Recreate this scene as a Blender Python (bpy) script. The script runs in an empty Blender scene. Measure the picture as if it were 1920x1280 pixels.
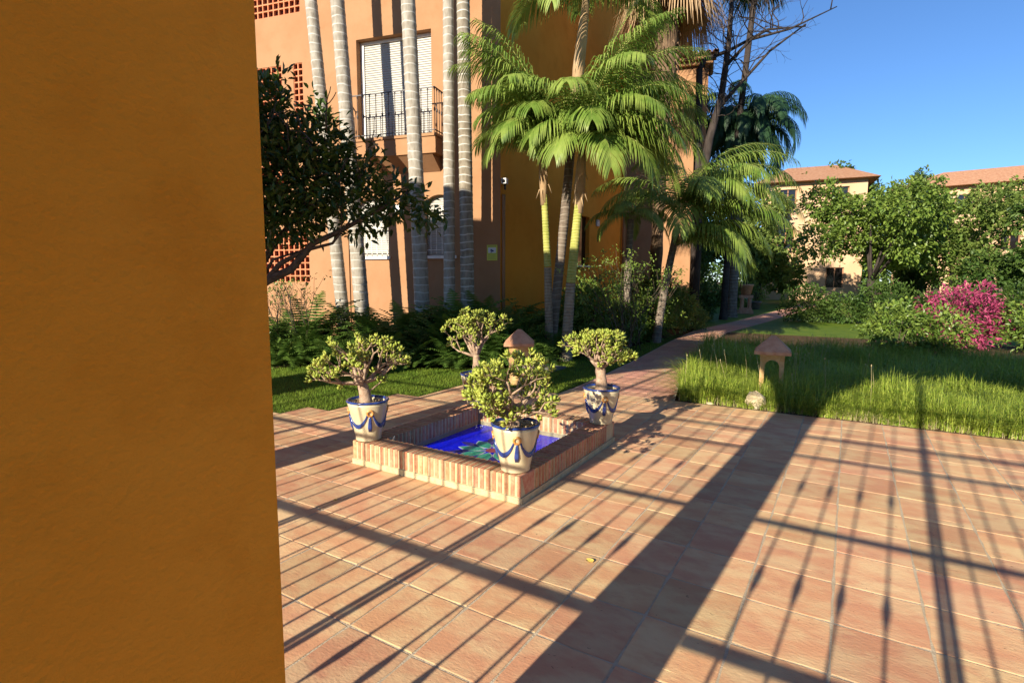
import bpy, math, random
import numpy as np
from mathutils import Vector, Matrix

# ---------------------------------------------------------------- scene, camera, light
scene = bpy.context.scene
C = scene.collection
PI = math.pi
R = math.radians
random.seed(7)

def build_camera():
    f, pitch, roll, yaw = 1030.0, 0.1116, 0.0029, 0.5475
    fwd = Vector((-math.sin(yaw) * math.cos(pitch), math.cos(yaw) * math.cos(pitch), -math.sin(pitch)))
    right = Vector((math.cos(yaw), math.sin(yaw), 0))
    up = right.cross(fwd)
    r2 = right * math.cos(roll) + up * math.sin(roll)
    u2 = -right * math.sin(roll) + up * math.cos(roll)
    m = Matrix((r2, u2, -fwd)).transposed().to_4x4()
    m.translation = Vector((0, 0, 1.5))
    cd = bpy.data.cameras.new('camera')
    cd.sensor_width = 36.0
    cd.lens = 36.0 * f / 1920.0
    cd.clip_start = 0.02
    cd.clip_end = 2000
    co = bpy.data.objects.new('camera', cd)
    C.objects.link(co)
    co.matrix_world = m
    scene.camera = co
build_camera()

SUN_EL = R(22.7)
SUN_DIR = Vector((0.065 * math.cos(SUN_EL), math.cos(SUN_EL), -math.sin(SUN_EL))).normalized()
w = bpy.data.worlds.new('World')
scene.world = w
w.use_nodes = True
nt = w.node_tree
sky = nt.nodes.new('ShaderNodeTexSky')
sky.sky_type = 'NISHITA'
sky.sun_disc = False
sky.sun_elevation = SUN_EL
sky.sun_rotation = R(183.7)
sky.altitude = 700
sky.air_density = 1.0
sky.dust_density = 0.0
sky.ozone_density = 7.5
nt.nodes['Background'].inputs['Strength'].default_value = 0.085
nt.links.new(sky.outputs[0], nt.nodes['Background'].inputs[0])
sd = bpy.data.lights.new('sun', 'SUN')
sd.energy = 5.0
sd.angle = R(0.5)
sd.color = (1.0, 0.90, 0.74)
so = bpy.data.objects.new('sun', sd)
C.objects.link(so)
so.rotation_euler = SUN_DIR.to_track_quat('-Z', 'Y').to_euler()
so.location = (-5, -20, 15)
vs = scene.view_settings
vs.view_transform = 'Standard'
vs.look = 'None'
vs.exposure = 1.0
vs.gamma = 1
vs.use_curve_mapping = False

# ---------------------------------------------------------------- helpers
class MB:
    """collects vertices and faces; build() links them as one mesh object"""
    def __init__(s):
        s.v, s.f, s.mi, s.sm = [], [], [], []
    def add(s, vs, fs, mi=0, smooth=False):
        o = len(s.v)
        s.v += [tuple(p) for p in vs]
        for q in fs:
            s.f.append([i + o for i in q]); s.mi.append(mi); s.sm.append(smooth)
        return s
    def box(s, x0, x1, y0, y1, z0, z1, mi=0):
        vs = [(x, y, z) for z in (z0, z1) for y in (y0, y1) for x in (x0, x1)]
        return s.add(vs, [(0, 2, 3, 1), (4, 5, 7, 6), (0, 1, 5, 4), (2, 6, 7, 3), (0, 4, 6, 2), (1, 3, 7, 5)], mi)
    def cbox(s, x0, x1, y0, y1, z0, z1, c=0.004, mi=0):
        """box with chamfered top edge and upright edges"""
        def ring(i, z):
            return [(x0 + c + i, y0 + i, z), (x1 - c - i, y0 + i, z), (x1 - i, y0 + c + i, z), (x1 - i, y1 - c - i, z),
                    (x1 - c - i, y1 - i, z), (x0 + c + i, y1 - i, z), (x0 + i, y1 - c - i, z), (x0 + i, y0 + c + i, z)]
        vs = ring(0, z0) + ring(0, z1 - c) + ring(c * .8, z1)
        fs = []
        for k in range(2):
            for i in range(8):
                j = (i + 1) % 8
                fs.append((k * 8 + i, k * 8 + j, k * 8 + 8 + j, k * 8 + 8 + i))
        fs += [tuple(range(16, 24)), tuple(range(7, -1, -1))]
        return s.add(vs, fs, mi)
    def tube(s, pts, rad, n=6, mi=0, smooth=True, caps=True):
        pts = [Vector(p) for p in pts]
        if not hasattr(rad, '__len__'): rad = [rad] * len(pts)
        vs, fs = [], []
        ref = None
        for i, p in enumerate(pts):
            d = (pts[min(i + 1, len(pts) - 1)] - pts[max(i - 1, 0)])
            if d.length < 1e-9: d = Vector((0, 0, 1))
            d.normalize()
            if ref is None:
                ref = d.orthogonal().normalized()
            ref = (ref - d * ref.dot(d))
            if ref.length < 1e-6: ref = d.orthogonal()
            ref.normalize()
            b = d.cross(ref)
            for k in range(n):
                a = 2 * PI * k / n
                vs.append(p + (ref * math.cos(a) + b * math.sin(a)) * rad[i])
        for i in range(len(pts) - 1):
            for k in range(n):
                j = (k + 1) % n
                fs.append((i * n + k, i * n + j, (i + 1) * n + j, (i + 1) * n + k))
        if caps:
            fs.append(tuple(range(n - 1, -1, -1)))
            m = (len(pts) - 1) * n
            fs.append(tuple(range(m, m + n)))
        return s.add(vs, fs, mi, smooth)
    def lathe(s, prof, n=24, mi=0, smooth=True, cx=0, cy=0):
        vs, fs = [], []
        for r, z in prof:
            for k in range(n):
                a = 2 * PI * k / n
                vs.append((cx + r * math.cos(a), cy + r * math.sin(a), z))
        for i in range(len(prof) - 1):
            for k in range(n):
                j = (k + 1) % n
                fs.append((i * n + k, i * n + j, (i + 1) * n + j, (i + 1) * n + k))
        return s.add(vs, fs, mi, smooth)
    def build(s, name, mats, parent=None, loc=(0, 0, 0)):
        if not isinstance(mats, (list, tuple)): mats = [mats]
        me = bpy.data.meshes.new(name)
        me.from_pydata(s.v, [], s.f)
        for m in mats: me.materials.append(m)
        me.polygons.foreach_set('material_index', s.mi)
        me.polygons.foreach_set('use_smooth', s.sm)
        me.update()
        return link(name, me, parent, loc)

def link(name, me, parent=None, loc=(0, 0, 0), rot=None, sc=None):
    o = bpy.data.objects.new(name, me)
    C.objects.link(o)
    o.location = loc
    if rot: o.rotation_euler = rot
    if sc: o.scale = sc if hasattr(sc, '__len__') else (sc, sc, sc)
    if parent: o.parent = parent
    return o

def tag(o, label=None, cat=None, group=None, kind=None):
    if label: o['label'] = label
    if cat: o['category'] = cat
    if group: o['group'] = group
    if kind: o['kind'] = kind
    return o

def thing(name, label, cat, loc=(0, 0, 0), rz=0, group=None):
    o = bpy.data.objects.new(name, None)
    C.objects.link(o)
    o.empty_display_size = 0.1
    o.location = loc
    o.rotation_euler = (0, 0, rz)
    return tag(o, label, cat, group)

def copy_tree(root, loc, rz=None, label=None, group=None, sc=None):
    r = root.copy(); C.objects.link(r); r.location = loc
    if rz is not None: r.rotation_euler = (0, 0, rz)
    if sc: r.scale = (sc, sc, sc)
    if label: r['label'] = label
    if group: r['group'] = group
    for ch in list(root.children):
        c = ch.copy(); C.objects.link(c); c.parent = r
        for g in list(ch.children):
            d = g.copy(); C.objects.link(d); d.parent = c
    return r

def quads_mesh(name, V, mats, parent=None, loc=(0, 0, 0), k=4, smooth=False):
    """V: (N,k,3) array, every row one k-gon"""
    V = np.asarray(V, dtype=np.float32)
    n = V.shape[0]
    me = bpy.data.meshes.new(name)
    me.vertices.add(n * k); me.loops.add(n * k); me.polygons.add(n)
    me.vertices.foreach_set('co', V.reshape(-1))
    me.loops.foreach_set('vertex_index', np.arange(n * k, dtype=np.int32))
    me.polygons.foreach_set('loop_start', np.arange(0, n * k, k, dtype=np.int32))
    me.polygons.foreach_set('loop_total', np.full(n, k, dtype=np.int32))
    if smooth: me.polygons.foreach_set('use_smooth', np.ones(n, dtype=bool))
    for m in (mats if isinstance(mats, (list, tuple)) else [mats]): me.materials.append(m)
    me.update(calc_edges=True)
    return link(name, me, parent, loc)

# ---------------------------------------------------------------- materials
def mat(name, base, var=None, scale=4.0, detail=6, rough=.8, bump=0, bscale=40, rand=0.0, spec=.3,
        stretch=(1, 1, 1), var2=None, scale2=25, amt2=.5, transl=0, lo=.35, hi=.65, hue=0, coat=0, pits=0):
    m = bpy.data.materials.new(name)
    m.use_nodes = True
    t = m.node_tree; N = t.nodes; L = t.links
    p = N['Principled BSDF']
    p.inputs['Roughness'].default_value = rough
    p.inputs['Specular IOR Level'].default_value = spec
    if coat: p.inputs['Coat Weight'].default_value = coat; p.inputs['Coat Roughness'].default_value = .08
    tc = N.new('ShaderNodeTexCoord')
    mp = N.new('ShaderNodeMapping')
    mp.inputs['Scale'].default_value = stretch
    L.new(tc.outputs['Object'], mp.inputs['Vector'])
    vec = mp.outputs[0]
    if rand:
        oi = N.new('ShaderNodeObjectInfo')
        ad = N.new('ShaderNodeVectorMath'); ad.operation = 'ADD'
        ml = N.new('ShaderNodeMath'); ml.operation = 'MULTIPLY'; ml.inputs[1].default_value = 97.0
        L.new(oi.outputs['Random'], ml.inputs[0])
        L.new(vec, ad.inputs[0]); L.new(ml.outputs[0], ad.inputs[1])
        vec = ad.outputs[0]
    col = None
    def noise(sc, d):
        n = N.new('ShaderNodeTexNoise')
        n.inputs['Scale'].default_value = sc; n.inputs['Detail'].default_value = d
        n.inputs['Roughness'].default_value = .6
        L.new(vec, n.inputs['Vector'])
        return n.outputs['Fac']
    def ramp(fac, lo, hi):
        r = N.new('ShaderNodeMapRange'); r.interpolation_type = 'SMOOTHSTEP'
        r.inputs['From Min'].default_value = lo; r.inputs['From Max'].default_value = hi
        L.new(fac, r.inputs['Value'])
        return r.outputs[0]
    def mix(a, b, fac):
        x = N.new('ShaderNodeMix'); x.data_type = 'RGBA'
        for i, q in ((6, a), (7, b)):
            if isinstance(q, (tuple, list)): x.inputs[i].default_value = (*q, 1)
            else: L.new(q, x.inputs[i])
        if isinstance(fac, float): x.inputs[0].default_value = fac
        else: L.new(fac, x.inputs[0])
        return x.outputs[2]
    col = mix(base, var if var else base, ramp(noise(scale, detail), lo, hi))
    if var2:
        f2 = ramp(noise(scale2, 5), .5, .75)
        sc_ = N.new('ShaderNodeMath'); sc_.operation = 'MULTIPLY'; sc_.inputs[1].default_value = amt2
        L.new(f2, sc_.inputs[0])
        col = mix(col, var2, sc_.outputs[0])
    if pits:
        f3 = ramp(noise(pits, 2), .70, .76)
        s3 = N.new('ShaderNodeMath'); s3.operation = 'MULTIPLY'; s3.inputs[1].default_value = .75
        L.new(f3, s3.inputs[0])
        col = mix(col, tuple(c * .22 for c in base), s3.outputs[0])
    if rand:
        hs = N.new('ShaderNodeHueSaturation')
        mr = N.new('ShaderNodeMapRange')
        mr.inputs['To Min'].default_value = 1 - rand; mr.inputs['To Max'].default_value = 1 + rand
        L.new(oi.outputs['Random'], mr.inputs['Value'])
        L.new(mr.outputs[0], hs.inputs['Value'])
        if hue:
            fr = N.new('ShaderNodeMath'); fr.operation = 'FRACT'
            mu = N.new('ShaderNodeMath'); mu.operation = 'MULTIPLY'; mu.inputs[1].default_value = 7.31
            L.new(oi.outputs['Random'], mu.inputs[0]); L.new(mu.outputs[0], fr.inputs[0])
            m2 = N.new('ShaderNodeMapRange'); m2.inputs['To Min'].default_value = .5 - hue; m2.inputs['To Max'].default_value = .5 + hue
            L.new(fr.outputs[0], m2.inputs['Value']); L.new(m2.outputs[0], hs.inputs['Hue'])
        L.new(col, hs.inputs['Color'])
        col = hs.outputs[0]
    L.new(col, p.inputs['Base Color'])
    if bump:
        b = N.new('ShaderNodeBump'); b.inputs['Strength'].default_value = bump; b.inputs['Distance'].default_value = .01
        L.new(noise(bscale, 6), b.inputs['Height'])
        L.new(b.outputs[0], p.inputs['Normal'])
    if transl:
        tr = N.new('ShaderNodeBsdfTranslucent')
        L.new(col, tr.inputs['Color'])
        ms = N.new('ShaderNodeMixShader'); ms.inputs[0].default_value = transl
        L.new(p.outputs[0], ms.inputs[1]); L.new(tr.outputs[0], ms.inputs[2])
        L.new(ms.outputs[0], N['Material Output'].inputs['Surface'])
    return m

M = {}
M['stucco'] = mat('orange_stucco', (.335, .178, .088), (.37, .203, .105), scale=1.1, rough=.92, bump=.35, bscale=60, var2=(.30, .15, .068), scale2=3.5, amt2=.35, spec=.15)
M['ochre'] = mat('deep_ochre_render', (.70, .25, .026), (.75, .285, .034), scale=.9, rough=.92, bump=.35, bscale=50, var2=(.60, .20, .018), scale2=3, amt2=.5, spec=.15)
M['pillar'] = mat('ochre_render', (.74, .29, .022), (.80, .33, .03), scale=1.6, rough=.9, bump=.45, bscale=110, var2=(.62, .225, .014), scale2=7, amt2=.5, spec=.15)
M['tile'] = mat('terracotta_tile', (.55, .28, .145), (.61, .41, .215), scale=4.2, rough=.75, bump=.28, bscale=55, rand=.15, hue=.007,
                stretch=(.8, 1.5, 1), var2=(.48, .215, .12), scale2=7, amt2=.7, spec=.3, pits=42)
M['pathtile'] = mat('path_tile', (.48, .23, .15), (.53, .30, .19), scale=5, rough=.8, bump=.3, bscale=60, rand=.12, hue=.01, var2=(.38, .15, .09), scale2=16, amt2=.5, spec=.25)
M['grout'] = mat('cement_grout', (.44, .35, .235), (.52, .43, .30), scale=9, rough=.95, bump=.5, bscale=120, var2=(.30, .23, .15), scale2=30, amt2=.5, spec=.1)
M['brick'] = mat('red_brick', (.43, .18, .095), (.49, .27, .15), scale=18, rough=.9, bump=.5, bscale=120, rand=.16, hue=.010, var2=(.50, .38, .20), scale2=40, amt2=.6, spec=.15)
M['mortar'] = mat('cream_mortar', (.46, .36, .20), (.52, .43, .26), scale=12, rough=.95, bump=.6, bscale=100, var2=(.34, .25, .12), scale2=20, amt2=.5, spec=.1)
M['pot'] = mat('cream_glaze', (.52, .44, .265), (.58, .50, .32), scale=7, rough=.28, bump=.12, bscale=14, var2=(.42, .31, .15), scale2=10, amt2=.45, spec=.5, coat=.3)
M['blueglaze'] = mat('blue_glaze', (.009, .022, .11), (.03, .065, .25), scale=20, rough=.22, bump=.1, bscale=50, var2=(.015, .03, .2), scale2=35, amt2=.6, spec=.5, coat=.3)
M['ochreglaze'] = mat('ochre_glaze', (.50, .20, .04), (.60, .32, .10), scale=40, rough=.3, spec=.5)
M['soil'] = mat('pot_soil', (.16, .10, .05), (.38, .29, .17), scale=60, rough=.95, bump=.8, bscale=90)
M['jadebark'] = mat('jade_bark', (.30, .20, .13), (.42, .30, .21), scale=22, rough=.85, bump=.6, bscale=70, var2=(.14, .085, .05), scale2=30, amt2=.7, spec=.2)
M['jadeleaf'] = mat('jade_leaf', (.27, .34, .045), (.40, .44, .07), scale=9, rough=.38, var2=(.38, .20, .05), scale2=16, amt2=.5, spec=.45, transl=.12)
M['lawn'] = mat('lawn_soil', (.05, .075, .012), (.09, .12, .02), scale=14, rough=1, bump=.8, bscale=160, spec=.05)
M['blade'] = mat('grass_blade', (.13, .22, .02), (.20, .28, .03), scale=2.5, rough=.6, transl=.35, spec=.2)
M['tallgrass'] = mat('tall_grass', (.17, .27, .022), (.42, .48, .075), scale=22, rough=.55, transl=.35, spec=.25)
M['drygrass'] = mat('dry_stalk', (.45, .36, .18), (.55, .46, .26), scale=20, rough=.8, transl=.2)
M['earth'] = mat('garden_earth', (.07, .045, .025), (.12, .08, .045), scale=5, rough=1, bump=.9, bscale=40, spec=.05)
M['trunk'] = None
M['citrus'] = mat('citrus_leaf', (.035, .075, .012), (.075, .13, .02), scale=3.5, rough=.38, spec=.5, transl=.18)
M['citrusbark'] = mat('citrus_bark', (.07, .05, .035), (.12, .09, .06), scale=16, rough=.9, bump=.6, bscale=60)
M['fern'] = mat('fern_leaf', (.055, .115, .018), (.115, .20, .03), scale=2.2, rough=.6, spec=.25, transl=.3)
M['strap'] = mat('strap_leaf', (.05, .11, .02), (.10, .18, .035), scale=3, rough=.45, spec=.4, transl=.25)
M['shrub'] = mat('shrub_leaf', (.09, .16, .024), (.20, .27, .045), scale=4, rough=.42, spec=.45, transl=.2)
M['frond'] = mat('palm_leaf', (.13, .22, .032), (.27, .35, .07), scale=2.5, rough=.42, spec=.4, transl=.3)
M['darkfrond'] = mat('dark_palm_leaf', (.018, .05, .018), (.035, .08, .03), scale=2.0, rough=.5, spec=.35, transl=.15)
M['rachis'] = mat('palm_rib', (.26, .28, .06), (.34, .34, .10), scale=8, rough=.5)
M['dryfrond'] = mat('dry_palm_leaf', (.42, .27, .14), (.56, .40, .23), scale=3, rough=.8, transl=.2, spec=.15)
M['rough_trunk'] = mat('fibrous_trunk', (.10, .062, .036), (.17, .11, .066), scale=14, rough=.95, bump=1, bscale=30, stretch=(1, 1, .4))
M['bark'] = mat('grey_bark', (.030, .022, .018), (.055, .042, .035), scale=10, rough=.9, bump=.6, bscale=50, stretch=(1, 1, .3))
M['pine'] = mat('bright_tree_leaf', (.10, .16, .03), (.22, .28, .06), scale=.9, rough=.55, transl=.3)
M['hedge'] = mat('hedge_leaf', (.04, .085, .015), (.10, .16, .03), scale=1.6, rough=.5, transl=.25)
M['iron'] = mat('painted_iron', (.035, .028, .026), (.05, .04, .035), scale=30, rough=.5, spec=.5)
M['white'] = mat('white_paint', (.70, .68, .62), (.76, .74, .69), scale=8, rough=.45, spec=.4)
M['whiteiron'] = mat('white_iron', (.55, .53, .48), (.74, .72, .66), scale=12, rough=.4, spec=.4)
M['shutter'] = mat('roller_shutter', (.40, .385, .34), (.43, .415, .37), scale=3, rough=.5, spec=.35)
M['lattice'] = mat('red_lattice', (.50, .16, .07), (.58, .23, .11), scale=8, rough=.9, bump=.3, bscale=60)
M['dark'] = mat('dark_interior', (.10, .018, .010), (.14, .03, .016), scale=4, rough=.95)
M['glass'] = mat('dark_glass', (.012, .010, .010), rough=.08, spec=.6)
M['terracotta'] = mat('terracotta', (.50, .24, .13), (.58, .32, .19), scale=10, rough=.9, bump=.4, bscale=60, var2=(.36, .15, .08), scale2=18, amt2=.5)
M['lanternbody'] = mat('ochre_terracotta', (.50, .30, .12), (.58, .38, .18), scale=9, rough=.9, bump=.4, bscale=60, var2=(.36, .19, .07), scale2=16, amt2=.5)
M['rooftile'] = mat('clay_roof_tile', (.32, .15, .08), (.42, .23, .13), scale=6, rough=.9, bump=.4, bscale=50, rand=.2, var2=(.10, .07, .05), scale2=12, amt2=.6)
M['rock'] = mat('pale_rock', (.42, .33, .20), (.52, .44, .30), scale=7, rough=.95, bump=1, bscale=20, var2=(.25, .17, .09), scale2=14, amt2=.5)
M['slab'] = mat('dark_slab', (.10, .095, .085), (.15, .14, .12), scale=7, rough=.9, bump=.5, bscale=50)
M['yellow'] = mat('sign_yellow', (.60, .62, .10), rough=.5)
M['signwhite'] = mat('sign_white', (.62, .66, .66), rough=.5)
M['signgreen'] = mat('sign_band', (.34, .42, .10), rough=.5)
M['signblue'] = mat('sign_blue', (.02, .03, .12), rough=.5)
M['plastic'] = mat('grey_plastic', (.45, .44, .42), rough=.4)
M['farwall'] = mat('far_wall', (.52, .33, .19), (.56, .37, .23), scale=.6, rough=.95)
M['floorblue'] = mat('cobalt_tile', (.003, .006, .72), (.006, .016, .90), scale=9, rough=.25, bump=.1, bscale=12, spec=.4)
M['mosaicgreen'] = mat('green_mosaic', (.03, .34, .17), (.10, .48, .28), scale=60, rough=.3, spec=.5)
M['mosaicwhite'] = mat('white_mosaic', (.55, .52, .48), (.66, .64, .60), scale=60, rough=.3)
M['mosaicnavy'] = mat('navy_mosaic', (.03, .02, .16), (.06, .04, .26), scale=50, rough=.3)
M['mosaicred'] = mat('red_mosaic', (.42, .05, .06), (.5, .1, .1), scale=50, rough=.3)
M['yleaf'] = mat('yellow_leaf', (.60, .46, .10), (.5, .3, .06), scale=60, rough=.6)
M['bougain'] = mat('magenta_bracts', (.35, .05, .12), (.45, .08, .18), scale=3, rough=.6, transl=.3)

def trunk_mat(name, base, var, ring, period, amt):
    """ringed palm trunk: pale leaf scars at uneven heights over mottled bark"""
    m = bpy.data.materials.new(name); m.use_nodes = True
    t = m.node_tree; N = t.nodes; L = t.links; p = N['Principled BSDF']
    p.inputs['Roughness'].default_value = .85; p.inputs['Specular IOR Level'].default_value = .2
    tc = N.new('ShaderNodeTexCoord')
    no = N.new('ShaderNodeTexNoise'); no.inputs['Scale'].default_value = 9; no.inputs['Detail'].default_value = 7
    mp = N.new('ShaderNodeMapping'); mp.inputs['Scale'].default_value = (1.6, 1.6, .55)
    L.new(tc.outputs['Object'], mp.inputs[0]); L.new(mp.outputs[0], no.inputs['Vector'])
    mr = N.new('ShaderNodeMapRange'); mr.inputs['From Min'].default_value = .35; mr.inputs['From Max'].default_value = .68
    L.new(no.outputs[0], mr.inputs[0])
    mx = N.new('ShaderNodeMix'); mx.data_type = 'RGBA'; mx.inputs[6].default_value = (*base, 1); mx.inputs[7].default_value = (*var, 1)
    L.new(mr.outputs[0], mx.inputs[0])
    wv = N.new('ShaderNodeTexWave'); wv.bands_direction = 'Z'; wv.inputs['Scale'].default_value = 1 / period * .314 * 1.0
    wv.inputs['Distortion'].default_value = 3.0; wv.inputs['Detail'].default_value = 2; wv.inputs['Detail Scale'].default_value = 1.2
    L.new(tc.outputs['Object'], wv.inputs['Vector'])
    m2 = N.new('ShaderNodeMapRange'); m2.inputs['From Min'].default_value = .93; m2.inputs['From Max'].default_value = .99
    m2.inputs['To Max'].default_value = amt
    L.new(wv.outputs['Fac'], m2.inputs[0])
    m3 = N.new('ShaderNodeMix'); m3.data_type = 'RGBA'; m3.inputs[7].default_value = (*ring, 1)
    L.new(mx.outputs[2], m3.inputs[6]); L.new(m2.outputs[0], m3.inputs[0])
    L.new(m3.outputs[2], p.inputs['Base Color'])
    b = N.new('ShaderNodeBump'); b.inputs['Strength'].default_value = .5; b.inputs['Distance'].default_value = .012
    L.new(no.outputs[0], b.inputs['Height']); L.new(b.outputs[0], p.inputs['Normal'])
    return m
M['trunk'] = trunk_mat('ringed_grey_trunk', (.25, .215, .165), (.37, .34, .28), (.55, .53, .47), .17, .75)
M['trunkbrown'] = trunk_mat('banded_brown_trunk', (.19, .155, .11), (.30, .265, .20), (.56, .54, .48), .15, .85)
M['trunkwood'] = trunk_mat('ringed_woody_trunk', (.17, .13, .085), (.27, .22, .15), (.40, .35, .26), .06, .7)
M['trunkgreen'] = trunk_mat('ringed_green_trunk', (.25, .27, .05), (.36, .35, .09), (.55, .50, .22), .05, .7)
M['trunkdark'] = trunk_mat('ringed_dark_trunk', (.13, .10, .075), (.20, .16, .12), (.32, .28, .22), .12, .6)

def water_mat():
    m = bpy.data.materials.new('clear_water'); m.use_nodes = True
    t = m.node_tree; N = t.nodes; L = t.links
    for n in list(N):
        if n.type == 'BSDF_PRINCIPLED': N.remove(n)
    tr = N.new('ShaderNodeBsdfTransparent'); tr.inputs[0].default_value = (.86, .92, .97, 1)
    gl = N.new('ShaderNodeBsdfGlossy'); gl.inputs['Roughness'].default_value = .04
    fr = N.new('ShaderNodeFresnel'); fr.inputs['IOR'].default_value = 1.33
    no = N.new('ShaderNodeTexNoise'); no.inputs['Scale'].default_value = 14; no.inputs['Detail'].default_value = 3
    tc = N.new('ShaderNodeTexCoord'); L.new(tc.outputs['Object'], no.inputs['Vector'])
    b = N.new('ShaderNodeBump'); b.inputs['Strength'].default_value = .10; b.inputs['Distance'].default_value = .01
    L.new(no.outputs[0], b.inputs['Height'])
    L.new(b.outputs[0], gl.inputs['Normal']); L.new(b.outputs[0], fr.inputs['Normal'])
    mx = N.new('ShaderNodeMixShader')
    fm = N.new('ShaderNodeMath'); fm.operation = 'MULTIPLY'; fm.inputs[1].default_value = .28
    L.new(fr.outputs[0], fm.inputs[0]); L.new(fm.outputs[0], mx.inputs[0]); L.new(tr.outputs[0], mx.inputs[1]); L.new(gl.outputs[0], mx.inputs[2])
    L.new(mx.outputs[0], N['Material Output'].inputs['Surface'])
    return m
M['water'] = water_mat()
M['spray'] = mat('water_spray', (.8, .85, .9), rough=.1, spec=.6)

rng = np.random.default_rng(11)

def leaf_array(P, D, length, width, fold=.25, up=None, jitter=.35):
    """P base points (N,3), D directions (N,3): leaves of two folded halves -> (2N,4,3)"""
    n = len(P)
    D = D / np.maximum(np.linalg.norm(D, axis=1, keepdims=True), 1e-6)
    U = np.tile(np.array([[0, 0, 1.0]]), (n, 1)) + rng.normal(0, jitter, (n, 3))
    S = np.cross(D, U); S /= np.maximum(np.linalg.norm(S, axis=1, keepdims=True), 1e-6)
    Nn = np.cross(S, D)
    Ls = (length * rng.uniform(.75, 1.2, n))[:, None]
    Ws = (width * rng.uniform(.8, 1.15, n))[:, None] * .5
    base = P
    tip = P + D * Ls - Nn * Ls * .12
    l1 = P + D * Ls * .3 + S * Ws * .85 + Nn * Ws * fold
    l2 = P + D * Ls * .65 + S * Ws * .8 + Nn * Ws * fold
    r1 = P + D * Ls * .3 - S * Ws * .85 + Nn * Ws * fold
    r2 = P + D * Ls * .65 - S * Ws * .8 + Nn * Ws * fold
    A = np.stack([base, l1, l2, tip], 1)
    B = np.stack([tip, r2, r1, base], 1)
    return np.concatenate([A, B], 0)

def blob_points(n, blobs, shell=.55):
    """points in ellipsoids (cx,cy,cz,rx,ry,rz), denser towards the outside; outward vectors too"""
    vol = np.array([b[3] * b[4] * b[5] for b in blobs]) ** .8
    k = rng.choice(len(blobs), n, p=vol / vol.sum())
    B = np.array(blobs)[k]
    d = rng.normal(0, 1, (n, 3)); d /= np.linalg.norm(d, axis=1, keepdims=True)
    r = shell + (1 - shell) * rng.uniform(0, 1, n) ** .7
    r *= 1 + .12 * rng.normal(0, 1, n)
    return B[:, :3] + d * B[:, 3:6] * r[:, None], d

def foliage(name, n, blobs, length, width, m, parent, shell=.5, droop=-.2, spread=.9, loc=(0, 0, 0), clump=6):
    nc = max(1, n // clump)
    P, d = blob_points(nc, blobs, shell)
    P = np.repeat(P, clump, 0) + rng.normal(0, length * .45, (nc * clump, 3))
    d = np.repeat(d, clump, 0)
    D = d + rng.normal(0, spread, d.shape) + np.array([0, 0, droop])
    return quads_mesh(name, leaf_array(P, D, length, width), m, parent, loc)

def sph(az, el):
    return Vector((math.cos(el) * math.cos(az), math.cos(el) * math.sin(az), math.sin(el)))

# ---------------------------------------------------------------- ground
mb = MB()
mb.add([(-400, -400, -.06), (400, -400, -.06), (400, 600, -.06), (-400, 600, -.06)], [(0, 1, 2, 3)])
tag(mb.build('ground', M['earth']), kind='structure')

TX0, TXP = -.335, .36
TY0, TYP = 1.55, .377
def tile_region(x, y):
    """is a tile cell centre part of the terrace"""
    if y > 6.83 or y < -1.9 or x > 5.8: return False
    if y < 3.81: return x > -8.0
    if y < 4.19: return x > -5.375
    if y < 5.32: return x > -5.015
    if y < 6.45: return x > -4.655
    return x > -3.215
# mortar bed under the tiles
mb = MB()
for x0, x1, y0, y1 in ((-8.0, 5.8, -1.85, 3.812), (-5.375, 5.8, 3.812, 4.189), (-5.015, 5.8, 4.189, 5.32), (-4.655, 5.8, 5.32, 6.451), (-3.215, 5.8, 6.451, 6.84)):
    mb.box(x0, x1, y0, y1, -.09, -.0024)
terrace = tag(mb.build('terrace', M['grout']), kind='structure')

def tile_mesh(name, sx, sy, m, seed):
    """clay tile: uneven outline, eased edges, slightly hollow top"""
    r = random.Random(seed)
    n = 4
    ring = []
    pts = []
    for sgn in range(4):
        for i in range(n):
            t = i / n
            c = [(-1, -1), (1, -1), (1, 1), (-1, 1)]
            a, b = c[sgn], c[(sgn + 1) % 4]
            x, y = a[0] + (b[0] - a[0]) * t, a[1] + (b[1] - a[1]) * t
            if i == 0: x *= .985; y *= .985
            pts.append((x * sx / 2 + r.gauss(0, .0014), y * sy / 2 + r.gauss(0, .0014)))
    k = len(pts)
    vs = [(x, y, -.02) for x, y in pts] + [(x, y, -.0010) for x, y in pts]
    vs += [(x * (1 - .007 / sx), y * (1 - .007 / sy), .0003) for x, y in pts]
    vs += [(x * .62, y * .62, -.0002 + r.gauss(0, .0003)) for x, y in pts]
    fs = []
    for L_ in range(3):
        for i in range(k):
            j = (i + 1) % k
            fs.append((L_ * k + i, L_ * k + j, (L_ + 1) * k + j, (L_ + 1) * k + i))
    fs.append(tuple(range(3 * k, 4 * k)))
    me = bpy.data.meshes.new(name)
    me.from_pydata(vs, [], fs)
    me.materials.append(m)
    me.update()
    return me
tile_meshes = [tile_mesh('tile', TXP - .009, TYP - .009, M['tile'], s) for s in range(8)]
cells = []
for i in range(-24, 20):
    for j in range(-9, 15):
        x, y = TX0 + TXP * (i + .5), TY0 + TYP * (j + .5)
        if not tile_region(x, y): continue
        if -3.2 < x < -2.0 and 3.2 < y < 4.6: continue
        cells.append((x, y))
def in_view(x, y):
    return y > .95 and -1.6 * y - .2 < x < .24 * y + .35
cells.sort(key=lambda c: (not in_view(*c), c[0] ** 2 + c[1] ** 2))
rest = []
for k, (x, y) in enumerate(cells):
    if k < 298 and in_view(x, y):
        o = link('tile', random.choice(tile_meshes), terrace, (x, y, random.gauss(0, .0005)),
                 (random.gauss(0, .0012), random.gauss(0, .0012), random.choice((0, PI)) + random.gauss(0, .004)))
    else:
        rest.append((x, y))
mb = MB()
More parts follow.
